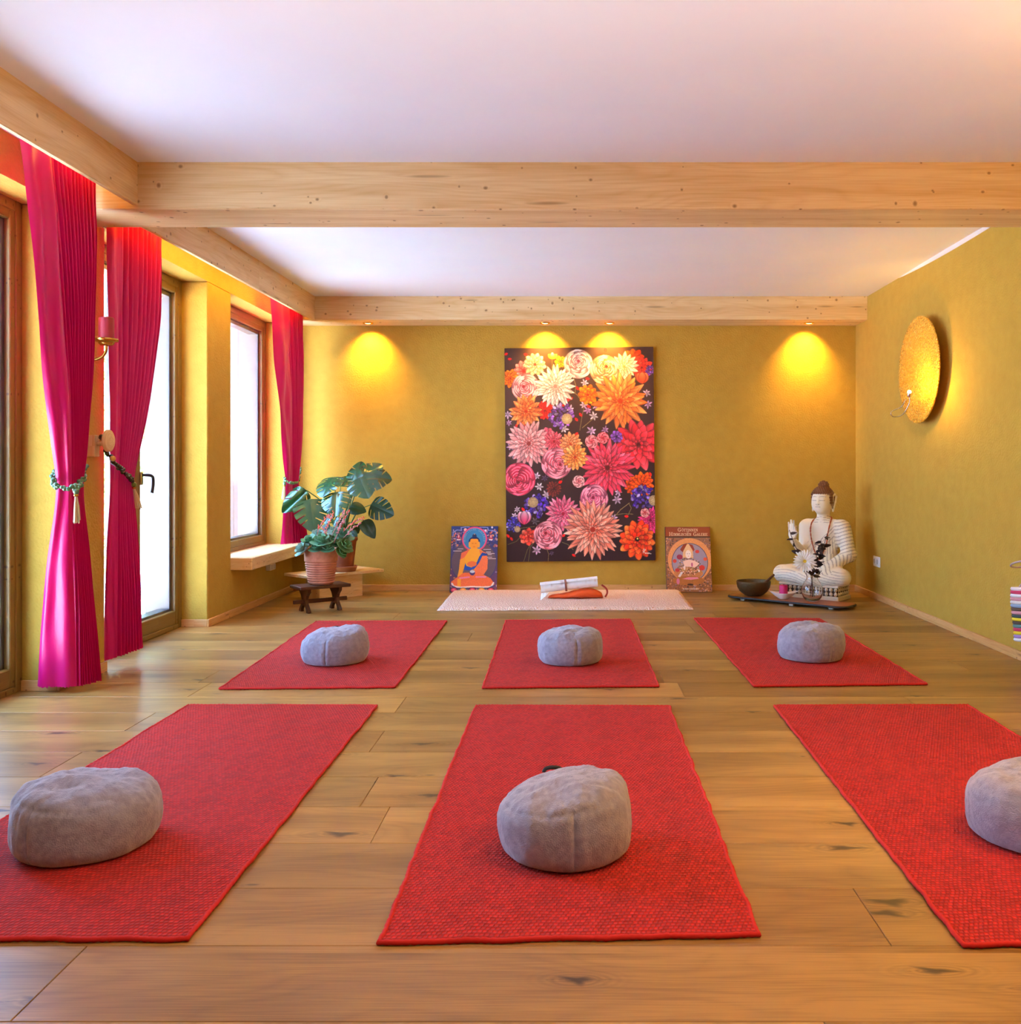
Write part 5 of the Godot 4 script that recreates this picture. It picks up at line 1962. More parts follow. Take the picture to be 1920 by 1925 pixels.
func statue(org: Vector3, turn: float) -> void:
	var o := thing("seated_statue", "ivory coloured seated statue with one raised hand on a carved base", "statue", org, turn)
	var T := Vector3(0.045, 0.0, -0.015)
	var bone := func(a: Vector3, b: Vector3, ra: float, rb: float, k := 0.03, reg := 0.0) -> PackedFloat32Array: return PackedFloat32Array([a.x, a.y, a.z, b.x, b.y, b.z, ra, rb, k, reg])
	var lump := func(c: Vector3, r: Vector3, k := 0.03, reg := 0.0) -> PackedFloat32Array: return PackedFloat32Array([c.x, c.y, c.z, r.x, r.y, r.z, k, reg])
	var V := func(x: float, y: float, z: float) -> Vector3: return Vector3(x, y, z) + T
	var ls: Vector3 = V.call(0.158, 0.552, -0.07)
	var le: Vector3 = V.call(0.212, 0.345, -0.05)
	var lw: Vector3 = V.call(0.075, 0.232, 0.09)
	var rs: Vector3 = V.call(-0.155, 0.552, -0.07)
	var re: Vector3 = V.call(-0.150, 0.335, -0.03)
	var rw: Vector3 = V.call(-0.158, 0.452, 0.150)
	var body := [
		lump.call(V.call(0, 0.21, -0.06), Vector3(0.15, 0.09, 0.10)),
		lump.call(V.call(0, 0.33, -0.065), Vector3(0.108, 0.14, 0.082), 0.05),
		lump.call(V.call(0, 0.48, -0.075), Vector3(0.150, 0.125, 0.088), 0.05),
		bone.call(V.call(-0.125, 0.560, -0.075), V.call(0.125, 0.560, -0.075), 0.055, 0.055, 0.05),
		bone.call(V.call(0, 0.58, -0.065), V.call(0, 0.68, -0.05), 0.052, 0.047, 0.03),
		bone.call(rs, re, 0.052, 0.040, 0.03),
		bone.call(re, rw, 0.039, 0.026, 0.02),
		bone.call(ls, le, 0.060, 0.056, 0.03),
		bone.call(le, lw, 0.055, 0.034, 0.02),
		bone.call(Vector3(-0.08, 0.185, -0.04), Vector3(-0.245, 0.182, 0.055), 0.085, 0.066, 0.04),
		bone.call(Vector3(-0.245, 0.180, 0.065), Vector3(0.05, 0.168, 0.125), 0.062, 0.046, 0.02),
		bone.call(Vector3(0.09, 0.185, -0.04), Vector3(0.250, 0.180, 0.055), 0.085, 0.066, 0.04),
		bone.call(Vector3(0.25, 0.172, 0.06), Vector3(-0.03, 0.150, 0.128), 0.062, 0.044, 0.02),
		lump.call(Vector3(0, 0.14, 0.06), Vector3(0.26, 0.03, 0.08), 0.03),
	]
	var skin := Color(0.87, 0.77, 0.57)
	var dark := Color(0.20, 0.12, 0.08)
	var paint := func(p: Vector3) -> Color:
		var q := p - T
		var g := 0.0
		if p.y < 0.262 and q.z > -0.2 and not (q.y > 0.2 and absf(q.x) < 0.14):
			# draped knees: curved lines round the shins
			g = line_at(p.y + 0.05 * sin(p.x * 7.0) + 0.25 * p.x * p.x, 0.021, 0.0045) * smoothstep(0.33, 0.24, absf(p.x) + 0.2 * absf(p.y - 0.18)) * 0.8
			if p.y > 0.235:
				g *= 0.0
		else:
			var on_arm := (q.x > 0.105 + 0.03 * (0.56 - q.y)) and q.y > 0.2
			var from_elbow := (p - le).dot((lw - le).normalized())
			if q.y < 0.35 and q.x > 0.0 and q.z > -0.03 and from_elbow > 0.0:
				g = line_at(from_elbow + q.y * 0.5, 0.024, 0.0048)
			elif on_arm:
				g = line_at((p - ls).dot((le - ls).normalized()) + absf(q.x - 0.15) * 0.12, 0.027, 0.005)
			elif q.y < 0.60 and q.x > -0.115 and q.z > -0.10:
				var edge := q.x * 0.80 - (q.y - 0.44) * 0.62
				edge = -edge if false else (q.x + 0.055) * 0.74 + (q.y - 0.47) * -0.66
				edge = (q.x - 0.02) * 0.72 - (0.52 - q.y) * -0.70
				var robe := q.x * 0.74 - (q.y - 0.44) * 0.67
				if robe > 0.0:
					g = line_at(q.x, 0.017, 0.0042) * smoothstep(0.02, 0.05, q.x) * smoothstep(0.5, 0.44, q.y)
					g = maxf(g, line_at(robe, 0.032, 0.0045) * smoothstep(0.40, 0.46, q.y))
				elif robe > -0.006:
					g = 0.9
				elif q.y < 0.44:
					g = line_at(robe, 0.03, 0.004) * 0.7
			if q.y > 0.585 and q.y < 0.645 and absf(q.x) < 0.08:
				g = maxf(g, line_at(q.y - q.z * 0.35, 0.019, 0.0035))
		return skin.lerp(dark, clampf(g, 0, 1) * 0.62)
	var st := tool()
	blend_mesh(st, body, Vector3(-0.36, 0.10, -0.20), Vector3(0.36, 0.70, 0.22), 0.0062, paint)
	# head, with lidded eyes, nose, mouth and long ears
	var H := func(x: float, y: float, z: float) -> Vector3: return Vector3(x, y, z) + T + Vector3(0, 0, -0.01)
	var head := [
		lump.call(H.call(0, 0.765, -0.035), Vector3(0.082, 0.098, 0.092)),
		lump.call(H.call(0, 0.722, -0.005), Vector3(0.062, 0.050, 0.058), 0.04),
		lump.call(H.call(0, 0.686, 0.022), Vector3(0.026, 0.018, 0.022), 0.03),
		bone.call(H.call(0, 0.62, -0.055), H.call(0, 0.70, -0.045), 0.052, 0.046, 0.03),
		bone.call(H.call(0, 0.785, 0.050), H.call(0, 0.744, 0.064), 0.007, 0.012, 0.012),
		lump.call(H.call(-0.011, 0.741, 0.056), Vector3(0.009, 0.007, 0.009), 0.01),
		lump.call(H.call(0.011, 0.741, 0.056), Vector3(0.009, 0.007, 0.009), 0.01),
		lump.call(H.call(0, 0.719, 0.050), Vector3(0.021, 0.0055, 0.010), 0.008),
		lump.call(H.call(0, 0.710, 0.048), Vector3(0.016, 0.0055, 0.010), 0.006),
		lump.call(H.call(-0.032, 0.772, 0.040), Vector3(0.019, 0.010, 0.011), 0.006),
		lump.call(H.call(0.032, 0.772, 0.040), Vector3(0.019, 0.010, 0.011), 0.006),
		bone.call(H.call(-0.012, 0.792, 0.051), H.call(-0.052, 0.794, 0.026), 0.005, 0.003, 0.012),
		bone.call(H.call(0.012, 0.792, 0.051), H.call(0.052, 0.794, 0.026), 0.005, 0.003, 0.012)]
	for s in [-1.0, 1.0]:
		var pts := [H.call(s * 0.084, 0.80, -0.035), H.call(s * 0.092, 0.812, -0.055), H.call(s * 0.096, 0.795, -0.072), H.call(s * 0.092, 0.755, -0.062), H.call(s * 0.086, 0.715, -0.048), H.call(s * 0.083, 0.682, -0.040)]
		for i in pts.size() - 1:
			head.append(bone.call(pts[i], pts[i + 1], 0.0085, 0.0085, 0.006))
		head.append(bone.call(pts[0], H.call(s * 0.080, 0.70, -0.034), 0.0075, 0.0075, 0.006))
	var face := func(p: Vector3) -> Color:
		var q := p - T - Vector3(0, 0, -0.01)
		var g := 0.0
		if q.z > 0.005:
			var ex := absf(q.x) - 0.032
			var lid := q.y - (0.7655 - 0.35 * ex * ex * 20.0 * 0.3)
			if absf(ex) < 0.021 and absf(lid) < 0.0032:
				g = 0.75
			if absf(q.x) > 0.010 and absf(q.x) < 0.056 and absf(q.y - (0.797 - 3.0 * pow(absf(q.x) - 0.032, 2.0) * 3.0)) < 0.0028:
				g = 0.5
			if absf(q.y - 0.7145) < 0.0024 and absf(q.x) < 0.021:
				g = 0.6
			if absf(absf(q.x) - 0.010) < 0.005 and absf(q.y - 0.735) < 0.003:
				g = 0.5
		elif absf(q.x) > 0.078 and q.y < 0.80 and q.y > 0.70 and absf(q.x) < 0.089:
			g = 0.8
		if q.y < 0.655:
			g = line_at(q.y - q.z * 0.35, 0.019, 0.0035) if q.y < 0.648 else g
		return skin.lerp(dark, g)
	blend_mesh(st, head, H.call(-0.112, 0.625, -0.14), H.call(0.112, 0.875, 0.085), 0.0042, face)
	# hands
	var hands := []
	var hp := rw + Vector3(0.0, 0.052, 0.012)
	hands.append(lump.call(hp, Vector3(0.036, 0.046, 0.016), 0.01))
	hands.append(bone.call(rw + Vector3(0, -0.01, -0.006), hp + Vector3(0, -0.03, 0), 0.025, 0.022, 0.015))
	for f in [[-0.028, 0.058], [-0.010, 0.078], [0.009, 0.074]]:
		hands.append(bone.call(hp + Vector3(f[0], 0.030, 0), hp + Vector3(f[0] * 1.1, 0.030 + f[1] * 0.55, -0.002), 0.0092, 0.0085, 0.006))
		hands.append(bone.call(hp + Vector3(f[0] * 1.1, 0.030 + f[1] * 0.55, -0.002), hp + Vector3(f[0] * 1.15, 0.030 + f[1], 0.004), 0.0085, 0.0068, 0.006))
	for q in [[Vector3(0.027, 0.030, 0), Vector3(0.034, 0.058, 0.012)], [Vector3(0.034, 0.058, 0.012), Vector3(0.036, 0.052, 0.036)], [Vector3(0.026, -0.012, 0.006), Vector3(0.044, 0.012, 0.020)], [Vector3(0.044, 0.012, 0.020), Vector3(0.037, 0.042, 0.036)]]:
		hands.append(bone.call(hp + q[0], hp + q[1], 0.0098, 0.008, 0.006))
	blend_mesh(st, hands, hp + Vector3(-0.06, -0.075, -0.045), hp + Vector3(0.07, 0.13, 0.06), 0.0036, func(p: Vector3) -> Color: return skin.lerp(dark, 0.85 * (1.0 - smoothstep(0.0015, 0.004, absf((p - hp).y + 0.040 - (p - hp).x * 0.15))) + 0.6 * line_at(p.x - hp.x, 0.019, 0.002) * smoothstep(0.03, 0.035, p.y - hp.y)))
	var lap := []
	var lp := lw + Vector3(-0.055, -0.012, 0.018)
	lap.append(lump.call(lp, Vector3(0.048, 0.018, 0.034), 0.01))
	lap.append(bone.call(lw, lp + Vector3(0.03, 0, 0), 0.026, 0.02, 0.02))
	for k in 4:
		var zz := -0.024 + k * 0.0165
		var l: float = [0.046, 0.056, 0.052, 0.040][k]
		lap.append(bone.call(lp + Vector3(-0.034, 0.0, zz), lp + Vector3(-0.034 - l * 0.55, 0.002, zz), 0.009, 0.0085, 0.006))
		lap.append(bone.call(lp + Vector3(-0.034 - l * 0.55, 0.002, zz), lp + Vector3(-0.034 - l, 0.010, zz), 0.0085, 0.007, 0.006))
	lap.append(bone.call(lp + Vector3(0.02, 0.004, 0.028), lp + Vector3(-0.012, 0.016, 0.044), 0.0095, 0.009, 0.006))
	lap.append(bone.call(lp + Vector3(-0.012, 0.016, 0.044), lp + Vector3(-0.034, 0.026, 0.036), 0.009, 0.0072, 0.006))
	blend_mesh(st, lap, lp + Vector3(-0.125, -0.05, -0.07), lp + Vector3(0.09, 0.06, 0.075), 0.0042, func(p: Vector3) -> Color: return skin)
	var stone := mat(Color.WHITE, 0.55)
	stone.vertex_color_use_as_albedo = true
	obj("figure", done(st), stone, o)
	# rows of small curls over the skull and the topknot
	var curls := tool()
	var unit := ball(1.0, 5)
	var hc: Vector3 = H.call(0, 0.775, -0.038)
	for row in 9:
		var el := lerpf(0.22, 1.5, row / 8.0)
		var n := int(30 * cos(el)) + 1
		for i in n:
			var a := TAU * (i + 0.5 * (row % 2)) / n
			var dir := Vector3(cos(el) * sin(a), sin(el), cos(el) * cos(a))
			var front := clampf(dir.z, 0, 1)
			if el < 0.22 + 0.36 * front:
				continue
			curls.append_from(unit, 0, Transform3D(Basis.IDENTITY.scaled(Vector3.ONE * 0.0115), hc + dir * Vector3(0.086, 0.098, 0.096)))
	for row in 3:
		for i in 20:
			var a := PI * 0.62 * (i / 19.0 * 2.0 - 1.0) + PI
			curls.append_from(unit, 0, Transform3D(Basis.IDENTITY.scaled(Vector3.ONE * 0.0115), hc + Vector3(sin(a) * 0.080, 0.012 - row * 0.02, cos(a) * 0.090 )))
	var tc: Vector3 = H.call(0, 0.878, -0.055)
	for row in 4:
		var el := lerpf(-0.2, 1.4, row / 3.0)
		var n := int(13 * cos(el)) + 1
		for i in n:
			var a := TAU * (i + 0.5 * (row % 2)) / n
			curls.append_from(unit, 0, Transform3D(Basis.IDENTITY.scaled(Vector3.ONE * 0.0105), tc + Vector3(cos(el) * sin(a), sin(el), cos(el) * cos(a)) * Vector3(0.036, 0.034, 0.036)))
	curls.append_from(ball(0.034, 8), 0, Transform3D(Basis.IDENTITY, tc))
	curls.append_from(unit, 0, Transform3D(Basis.from_scale(Vector3(0.082, 0.093, 0.092)), hc + Vector3(0, 0.006, -0.004)))
	var hm := mat(rgb8(112, 66, 34), 0.45)
	obj("curled_hair", curls.commit(), hm, o)
	# carved base: slabs, a dark band, two rows of petals
	var light := mat(rgb8(226, 208, 180), 0.6)
	var band := mat(rgb8(64, 44, 34), 0.7)
	obj("base_slab", boxmesh(Vector3(0, 0.017, 0), Vector3(0.50, 0.034, 0.25), 0.004), light, o)
	obj("carved_band", boxmesh(Vector3(0, 0.068, 0), Vector3(0.474, 0.07, 0.226), 0.006), band, o)
	obj("top_slab", boxmesh(Vector3(0, 0.108, 0), Vector3(0.492, 0.018, 0.244), 0.006), light, o)
	var pr := []
	for k in 10:
		var t := k / 9.0
		pr.append(Vector2(0.0145 * pow(sin(PI * (0.06 + 0.9 * t)), 0.6), (t - 0.5) * 0.032))
	var pm := join([[lathe(pr, 12), Transform3D(Basis.from_scale(Vector3(1, 1, 0.55)), Vector3.ZERO)]])
	for row in 2:
		var y: float = [0.0515, 0.0845][row]
		for i in 13:
			var x := -0.222 + i * 0.037
			var p := obj("petal", pm, light, o)
			p.transform = rot(Vector3(0, 0, 1), PI * row + (0.22 if i % 2 else -0.22), Vector3(x, y, 0.114))
		for s in [-1, 1]:
			for i in 6:
				var p := obj("petal", pm, light, o)
				p.transform = Transform3D(Basis(Vector3.UP, PI / 2) * Basis(Vector3(0, 0, 1), PI * row + (0.22 if i % 2 else -0.22)), Vector3(s * 0.238, y, -0.0925 + i * 0.037))
	# bead necklace hung round the neck
	var nk := thing("bead_necklace", "long orange brown bead necklace hung round the neck of the seated statue", "necklace", org + Basis(Vector3.UP, turn) * V.call(0, 0.6, 0), turn)
	var path := []
	for q in [[0.0, 0.640, -0.122], [-0.055, 0.628, -0.085], [-0.074, 0.600, -0.024], [-0.076, 0.555, 0.010], [-0.070, 0.500, 0.024], [-0.058, 0.430, 0.022], [-0.030, 0.350, 0.026], [0.0, 0.300, 0.030], [0.030, 0.350, 0.026], [0.058, 0.430, 0.022], [0.070, 0.500, 0.024], [0.076, 0.555, 0.010], [0.074, 0.600, -0.024], [0.055, 0.628, -0.085], [0.0, 0.640, -0.122]]:
		path.append(Vector3(q[0], q[1] - 0.6, q[2]))
	bead_string(nk, curve(path, 80), 0.0062, mat(rgb8(178, 84, 30), 0.4), 9)


func altar() -> void:
	statue(Vector3(1.911, 0.002, -7.335), deg_to_rad(-38))
	var turn := deg_to_rad(-40)
	# wooden tray with rounded ends
	var tr := thing("wooden_tray", "thin brown wooden board with a dark bark edge in front of the statue", "tray", Vector3(1.643, 0.0, -7.004), turn)
	var pts := PackedVector2Array()
	for i in 40:
		var a := TAU * i / 40.0
		var c := Vector2(0.395 * signf(cos(a)), 0.0) + Vector2(cos(a) * 0.09, signf(sin(a)) * 0.118 * pow(absf(sin(a)), 0.5))
		pts.append(c)
	var top := CSGPolygon3D.new()
	top.polygon = pts
	top.depth = 0.012
	top.material = textured(M.pine.albedo_texture, Vector2(1.0, 2.5), 0.35, rgb8(176, 106, 66))
	put(top, "board", tr)
	top.transform = Transform3D(Basis(Vector3.RIGHT, PI / 2), Vector3(0, 0.022, 0))
	var rim := []
	for q in pts:
		rim.append(Vector3(q.x * 1.008, 0.026, q.y * 1.02))
	rim.append(rim[0])
	obj("edge", tube(rim, 0.0085, 6), M.black, tr)
	for q in [[-0.36, -0.06], [0.36, -0.06], [-0.36, 0.07], [0.36, 0.07], [0.06, 0.09]]:
		obj("foot", boxmesh(Vector3(q[0], 0.011, q[1]), Vector3(0.035, 0.022, 0.025), 0.003), mat(rgb8(214, 200, 180), 0.5), tr)
	var ty := 0.0345
	# bronze bowl and striker
	var bm := mat(rgb8(92, 78, 52), 0.42, 0.75)
	bump(bm, noise_tex(0.12, 91, [], 128, 3), 0.3)
	var bw := thing("singing_bowl", "dark metal bowl on the left end of the wooden board", "bowl", Vector3(1.407, ty, -7.2))
	obj("bowl_body", lathe([Vector2(0.001, 0.0), Vector2(0.05, 0.001), Vector2(0.075, 0.010), Vector2(0.105, 0.034), Vector2(0.124, 0.066), Vector2(0.131, 0.098), Vector2(0.131, 0.112), Vector2(0.128, 0.116), Vector2(0.124, 0.112), Vector2(0.122, 0.092), Vector2(0.112, 0.060), Vector2(0.092, 0.032), Vector2(0.06, 0.012), Vector2(0.001, 0.009)], 56, 6, 2), bm, bw)
	var ml := thing("bowl_striker", "dark wooden stick resting in the dark metal bowl", "striker", Vector3(1.407, ty, -7.2))
	obj("stick", tube([Vector3(0.0, 0.024, 0.04), Vector3(0.05, 0.068, 0.02), Vector3(0.128, 0.1300, -0.012), Vector3(0.165, 0.160, -0.026)], [0.012, 0.0115, 0.0095, 0.0085], 10), M.dark_wood, ml)
	# white dish and pink candle
	var dm := mat(rgb8(240, 234, 226), 0.25)
	var dish := thing("candle_dish", "small white pointed dish under the short pink candle", "dish", Vector3(1.598, ty, -7.02), -0.1)
	var dp := PackedVector3Array()
	for ring in [[0.001, 0.0], [0.03, 0.0], [0.036, 0.004], [0.055, 0.022], [0.078, 0.044], [0.080, 0.047], [0.076, 0.047], [0.052, 0.026], [0.032, 0.009], [0.001, 0.007]]:
		for i in 49:
			var a := TAU * (i % 48) / 48.0
			var k := 1.0 + (0.38 * pow(absf(cos(a)), 6.0) - 0.12 * absf(sin(a))) * smoothstep(0.03, 0.08, ring[0])
			dp.append(Vector3(cos(a) * ring[0] * k, ring[1] + 0.014 * pow(absf(cos(a)), 6.0) * smoothstep(0.05, 0.08, ring[0]), sin(a) * ring[0] * k))
	obj("dish_body", grid(dp, 49, 10, true), dm, dish)
	var wax := mat(rgb8(206, 36, 110), 0.5)
	wax.subsurf_scatter_enabled = true
	wax.subsurf_scatter_strength = 0.3
	var cd := thing("candle", "short bright pink candle standing in the white dish", "candle", Vector3(1.598, ty + 0.0092, -7.02))
	obj("wax", lathe([Vector2(0.001, 0), Vector2(0.030, 0), Vector2(0.031, 0.003), Vector2(0.031, 0.092), Vector2(0.028, 0.095), Vector2(0.018, 0.09), Vector2(0.001, 0.088)], 32), wax, cd)
	obj("wick", tube([Vector3(0, 0.087, 0), Vector3(0.001, 0.100, 0)], 0.0014, 5), M.black, cd)
	# glass vase
	var gm := mat(Color(1, 1, 1, 0.0), 0.02)
	gm.refraction_enabled = true
	gm.refraction_scale = 0.05
	var vs := thing("glass_vase", "round clear glass vase holding the flower on the wooden board", "vase", Vector3(1.782, ty + 0.001, -6.895))
	var prof := [Vector2(0.001, 0.0), Vector2(0.035, 0.0), Vector2(0.048, 0.004), Vector2(0.068, 0.030), Vector2(0.080, 0.068), Vector2(0.078, 0.100), Vector2(0.062, 0.136), Vector2(0.044, 0.160), Vector2(0.040, 0.180), Vector2(0.050, 0.205), Vector2(0.062, 0.222), Vector2(0.060, 0.224), Vector2(0.046, 0.206), Vector2(0.036, 0.182), Vector2(0.040, 0.160), Vector2(0.058, 0.134), Vector2(0.073, 0.100), Vector2(0.075, 0.068), Vector2(0.063, 0.033), Vector2(0.042, 0.014), Vector2(0.001, 0.012)]
	var vp := PackedVector3Array()
	for q in prof:
		for i in 73:
			var a := TAU * (i % 72) / 72.0
			var ruffle := 1.0 + 0.12 * sin(a * 7.0) * smoothstep(0.185, 0.22, q.y)
			vp.append(Vector3(cos(a) * q.x * ruffle, q.y + 0.006 * sin(a * 7.0 + 1.0) * smoothstep(0.185, 0.22, q.y), sin(a) * q.x * ruffle))
	obj("vase_glass", grid(vp, 73, prof.size(), true), gm, vs)
	var base := Vector3(1.782, ty + 0.03, -6.895)
	# white flower
	var wf := thing("white_flower", "white flower with many thin petals and a yellow heart in the glass vase", "flower", base)
	var head := at(1513, 1056, 6.83) - base
	var stem := mat(rgb8(74, 96, 46), 0.5)
	obj("stem", tube(curve([Vector3(0.015, 0, 0), Vector3(-0.005, 0.13, 0.005), Vector3(-0.02, 0.19, 0.01), head + Vector3(0, -0.005, -0.02)], 14), 0.003, 6), stem, wf)
	var pt := PackedVector3Array()
	for j in 9:
		var t := j / 8.0
		var w := 0.115 * pow(sin(PI * clampf(0.12 + t * 0.84, 0, 1)), 0.6)
		for i in 5:
			var u := i / 4.0 * 2.0 - 1.0
			pt.append(Vector3(u * w, t, 0.05 * u * u + 0.10 * sin(t * 2.2)))
	var pm := grid(pt, 5, 9, false)
	var st := tool()
	for ring in 4:
		var n: int = [24, 20, 15, 10][ring]
		for i in n:
			var a := TAU * i / n + ring * 0.37 + rng.randf_range(-0.07, 0.07)
			var l: float = [0.088, 0.078, 0.06, 0.04][ring] * rng.randf_range(0.88, 1.08)
			var b := Basis(Vector3(0, 0, 1), a) * Basis(Vector3.RIGHT, [0.05, 0.3, 0.6, 0.9][ring])
			st.append_from(pm, 0, Transform3D(b.scaled_local(Vector3.ONE * l), Vector3.ZERO))
	var wm := mat(rgb8(254, 252, 244), 0.6)
	wm.backlight_enabled = true
	wm.backlight = Color(0.12, 0.12, 0.1)
	var fh := obj("petals", st.commit(), wm, wf)
	fh.transform = Transform3D(Basis(Vector3.UP, -0.15) * Basis(Vector3.RIGHT, -0.25), head)
	obj("flower_heart", ball(0.016, 8, 1.0), mat(rgb8(224, 206, 60), 0.8), fh).position = Vector3(0, 0, 0.012)
	# dark-leaved branches
	var lm := mat(rgb8(44, 30, 34), 0.45)
	var lp := leaf_mesh(1.0, 0.55, 0, 0.2, 0.15, 5)
	var twig := mat(rgb8(72, 44, 34), 0.7)
	for b in [["dark-leaved branch standing highest in the glass vase before the statue's chest", [[1530, 1075], [1541, 1045], [1549, 1025], [1556, 1003]], 12, 6.9], ["dark-leaved branch leaning left behind the white flower", [[1526, 1078], [1512, 1050], [1497, 1030], [1484, 996]], 9, 6.95], ["bushy dark-leaved branch in the middle of the glass vase", [[1529, 1080], [1535, 1060], [1542, 1040], [1544, 1016]], 26, 6.86]]:
		var o := thing("leaf_branch", b[0], "branch", base, 0.0, "dark-leaved branches in the vase")
		var ctrl := [Vector3(0.01 - b[2] * 0.001, 0, 0.005), Vector3(0, 0.14, 0)]
		for q in b[1]:
			ctrl.append(at(q[0], q[1], b[3]) - base)
		var path := curve(ctrl, 30)
		obj("twig", tube(path, 0.0026, 5), twig, o)
		for k in b[2]:
			var c: Vector3 = path[12 + int(k * 18.0 / b[2])]
			var a: float = k * 2.4
			var dir := Vector3(cos(a), rng.randf_range(-0.5, 0.9), sin(a) * 0.7).normalized()
			var l := rng.randf_range(0.042, 0.066)
			var lf := put_leaf(o, lp, lm, c, c + dir * l, Vector3(rng.randf_range(-1.0, 1.0), rng.randf_range(-0.4, 1.0), rng.randf_range(0.3, 1.0)))
			lf.scale = Vector3.ONE * l


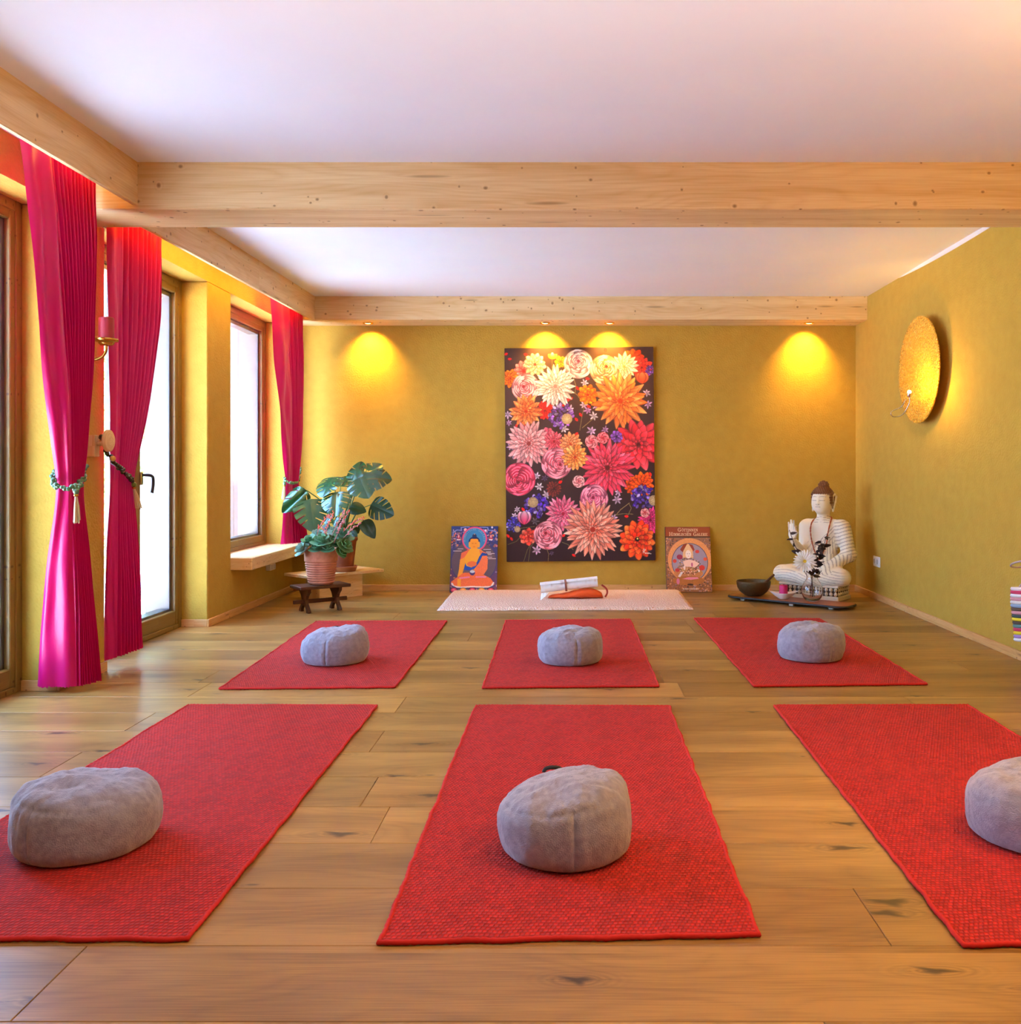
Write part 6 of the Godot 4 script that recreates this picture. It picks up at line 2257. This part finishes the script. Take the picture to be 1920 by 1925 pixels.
func right_side() -> void:
	# gold-leaf disc lamp
	var lm := thing("disc_lamp", "round gold leaf wall lamp disc with a small bulb on a curved wire", "lamp", Vector3(WALL_RIGHT, 1.67, -6.18))
	var gold := mat(Color.WHITE, 0.5, 0.6)
	gold.albedo_texture = noise_tex(0.09, 101, [rgb8(216, 140, 30), rgb8(240, 170, 44), rgb8(250, 196, 62), rgb8(254, 220, 110), rgb8(255, 244, 190)], 256, 4)
	gold.uv1_triplanar = true
	gold.uv1_scale = Vector3(2.4, 2.4, 2.4)
	gold.roughness_texture = noise_tex(0.09, 103, [Color(0.3, 0.3, 0.3), Color(0.75, 0.75, 0.75)], 256, 4)
	bump(gold, noise_tex(0.10, 102, [], 256, 4), 1.2)
	var dd := lathe([Vector2(0.001, 0.0), Vector2(0.34, 0.0), Vector2(0.354, 0.004), Vector2(0.356, 0.010), Vector2(0.352, 0.016), Vector2(0.25, 0.022), Vector2(0.001, 0.028)], 72)
	obj("gold_disc", dd, gold, lm).transform = rot(Vector3(0, 0, 1), PI / 2, Vector3(-0.062, 0, 0))
	obj("wall_mount", lathe([Vector2(0.06, 0.0), Vector2(0.06, 0.06)], 24), M.brass, lm).transform = rot(Vector3(0, 0, 1), PI / 2, Vector3.ZERO)
	var bulb := at(1710, 737, 5.88) - lm.position
	var end := at(1679, 783, 5.92) - lm.position
	obj("wire_arm", tube(curve([Vector3(-0.088, -0.21, 0.06), bulb + Vector3(-0.02, -0.05, 0.0), end + Vector3(0.05, 0.06, 0.01), end + Vector3(-0.01, 0.03, 0.0), end, end + Vector3(0.06, 0.01, 0.0), bulb + Vector3(0.0, -0.07, 0.0), bulb + Vector3(0, -0.025, 0)], 40), 0.0035, 6), M.steel, lm)
	obj("bulb_socket", lathe([Vector2(0.001, -0.034), Vector2(0.012, -0.032), Vector2(0.014, -0.012), Vector2(0.010, -0.008)], 16), M.steel, lm).position = bulb
	var b := mat(Color.WHITE)
	b.emission_enabled = true
	b.emission = Color(1.0, 0.85, 0.55)
	b.emission_energy_multiplier = 6.0
	obj("bulb", ball(0.013, 8), b, lm).position = bulb
	var l := OmniLight3D.new()
	l.name = "glow"
	l.light_color = Color(1.0, 0.76, 0.34)
	l.light_energy = 0.2
	l.light_size = 0.012
	l.omni_range = 12.0
	l.omni_attenuation = 2.0
	l.shadow_enabled = true
	lm.add_child(l)
	l.position = bulb
	var sp := SpotLight3D.new()
	sp.name = "beam"
	sp.light_color = l.light_color
	sp.light_energy = 0.5
	sp.light_size = 0.012
	sp.spot_angle = 52.0
	sp.spot_angle_attenuation = 1.0
	sp.spot_range = 12.0
	sp.spot_attenuation = 2.0
	sp.shadow_enabled = true
	lm.add_child(sp)
	sp.look_at_from_position(bulb + lm.position, lm.position + Vector3(-0.08, 0.02, -0.02))
	# double socket
	var so := thing("wall_socket", "white double socket low on the right wall beside the statue", "socket", Vector3(WALL_RIGHT, 0.295, -7.23))
	obj("cover_plate", boxmesh(Vector3(-0.004, 0, 0), Vector3(0.008, 0.08, 0.15), 0.003), M.white_plastic, so)
	for s in [-0.036, 0.036]:
		obj("insert", boxmesh(Vector3(-0.009, 0, s), Vector3(0.006, 0.056, 0.056), 0.002), M.white_plastic, so)
		obj("socket_well", lathe([Vector2(0.001, 0.0), Vector2(0.019, 0.0), Vector2(0.020, 0.001)], 24), mat(rgb8(190, 184, 172), 0.5), so).transform = rot(Vector3(0, 0, 1), PI / 2, Vector3(-0.0121, 0, s))
	# striped woven bag on a peg, half out of the picture
	var bg := thing("striped_bag", "woven bag with many coloured stripes by the right wall at the picture edge", "bag", Vector3(2.312, 0.135, -4.72))
	var tones := [rgb8(238, 236, 232), rgb8(70, 80, 76), rgb8(206, 60, 96), rgb8(150, 170, 196), rgb8(232, 206, 40), rgb8(238, 236, 232), rgb8(96, 74, 60), rgb8(160, 130, 190), rgb8(214, 150, 160), rgb8(110, 150, 150)]
	var rows := 16
	for k in rows:
		var y0 := k * 0.0172
		var r := 0.056 - 0.007 * cos(k / 15.0 * PI * 1.2)
		var ring := []
		for i in 41:
			var a := TAU * i / 40.0
			ring.append(Vector3(cos(a) * r, y0 + 0.008 + 0.01 * sin(a), sin(a) * r * 1.6))
		obj("stripe", tube(ring, 0.0098, 6), mat(tones[(k * 7 + k / 3) % tones.size()], 0.9), bg)
	obj("bag_floor", lathe([Vector2(0.001, 0.0), Vector2(0.045, 0.0), Vector2(0.048, 0.008)], 24), mat(tones[0], 0.9), bg)
	var hl := []
	for i in 33:
		var a := TAU * i / 32.0
		hl.append(Vector3(-0.030 + cos(a) * 0.050, 0.392 + sin(a) * 0.021, sin(a) * 0.05))
	obj("cord_loop", tube(hl, 0.005, 6), mat(rgb8(196, 176, 186), 0.8), bg)
	obj("cord", tube(curve([Vector3(-0.045, 0.27, 0.0), Vector3(-0.005, 0.33, 0), Vector3(0.02, 0.39, 0.0)], 8), 0.004, 6), mat(rgb8(196, 176, 186), 0.8), bg)
	obj("cord", tube(curve([Vector3(0.048, 0.27, 0.0), Vector3(0.04, 0.33, 0), Vector3(0.02, 0.39, 0.0)], 8), 0.004, 6), mat(rgb8(196, 176, 186), 0.8), bg)
	obj("peg", tube([Vector3(0.066, 0.40, 0.0), Vector3(0.01, 0.395, 0.0)], 0.008, 8), M.brass, bg)


func furnish() -> void:
	soft_things()
	pictures()
	left_side()
	plant_corner()
	altar()
	right_side()
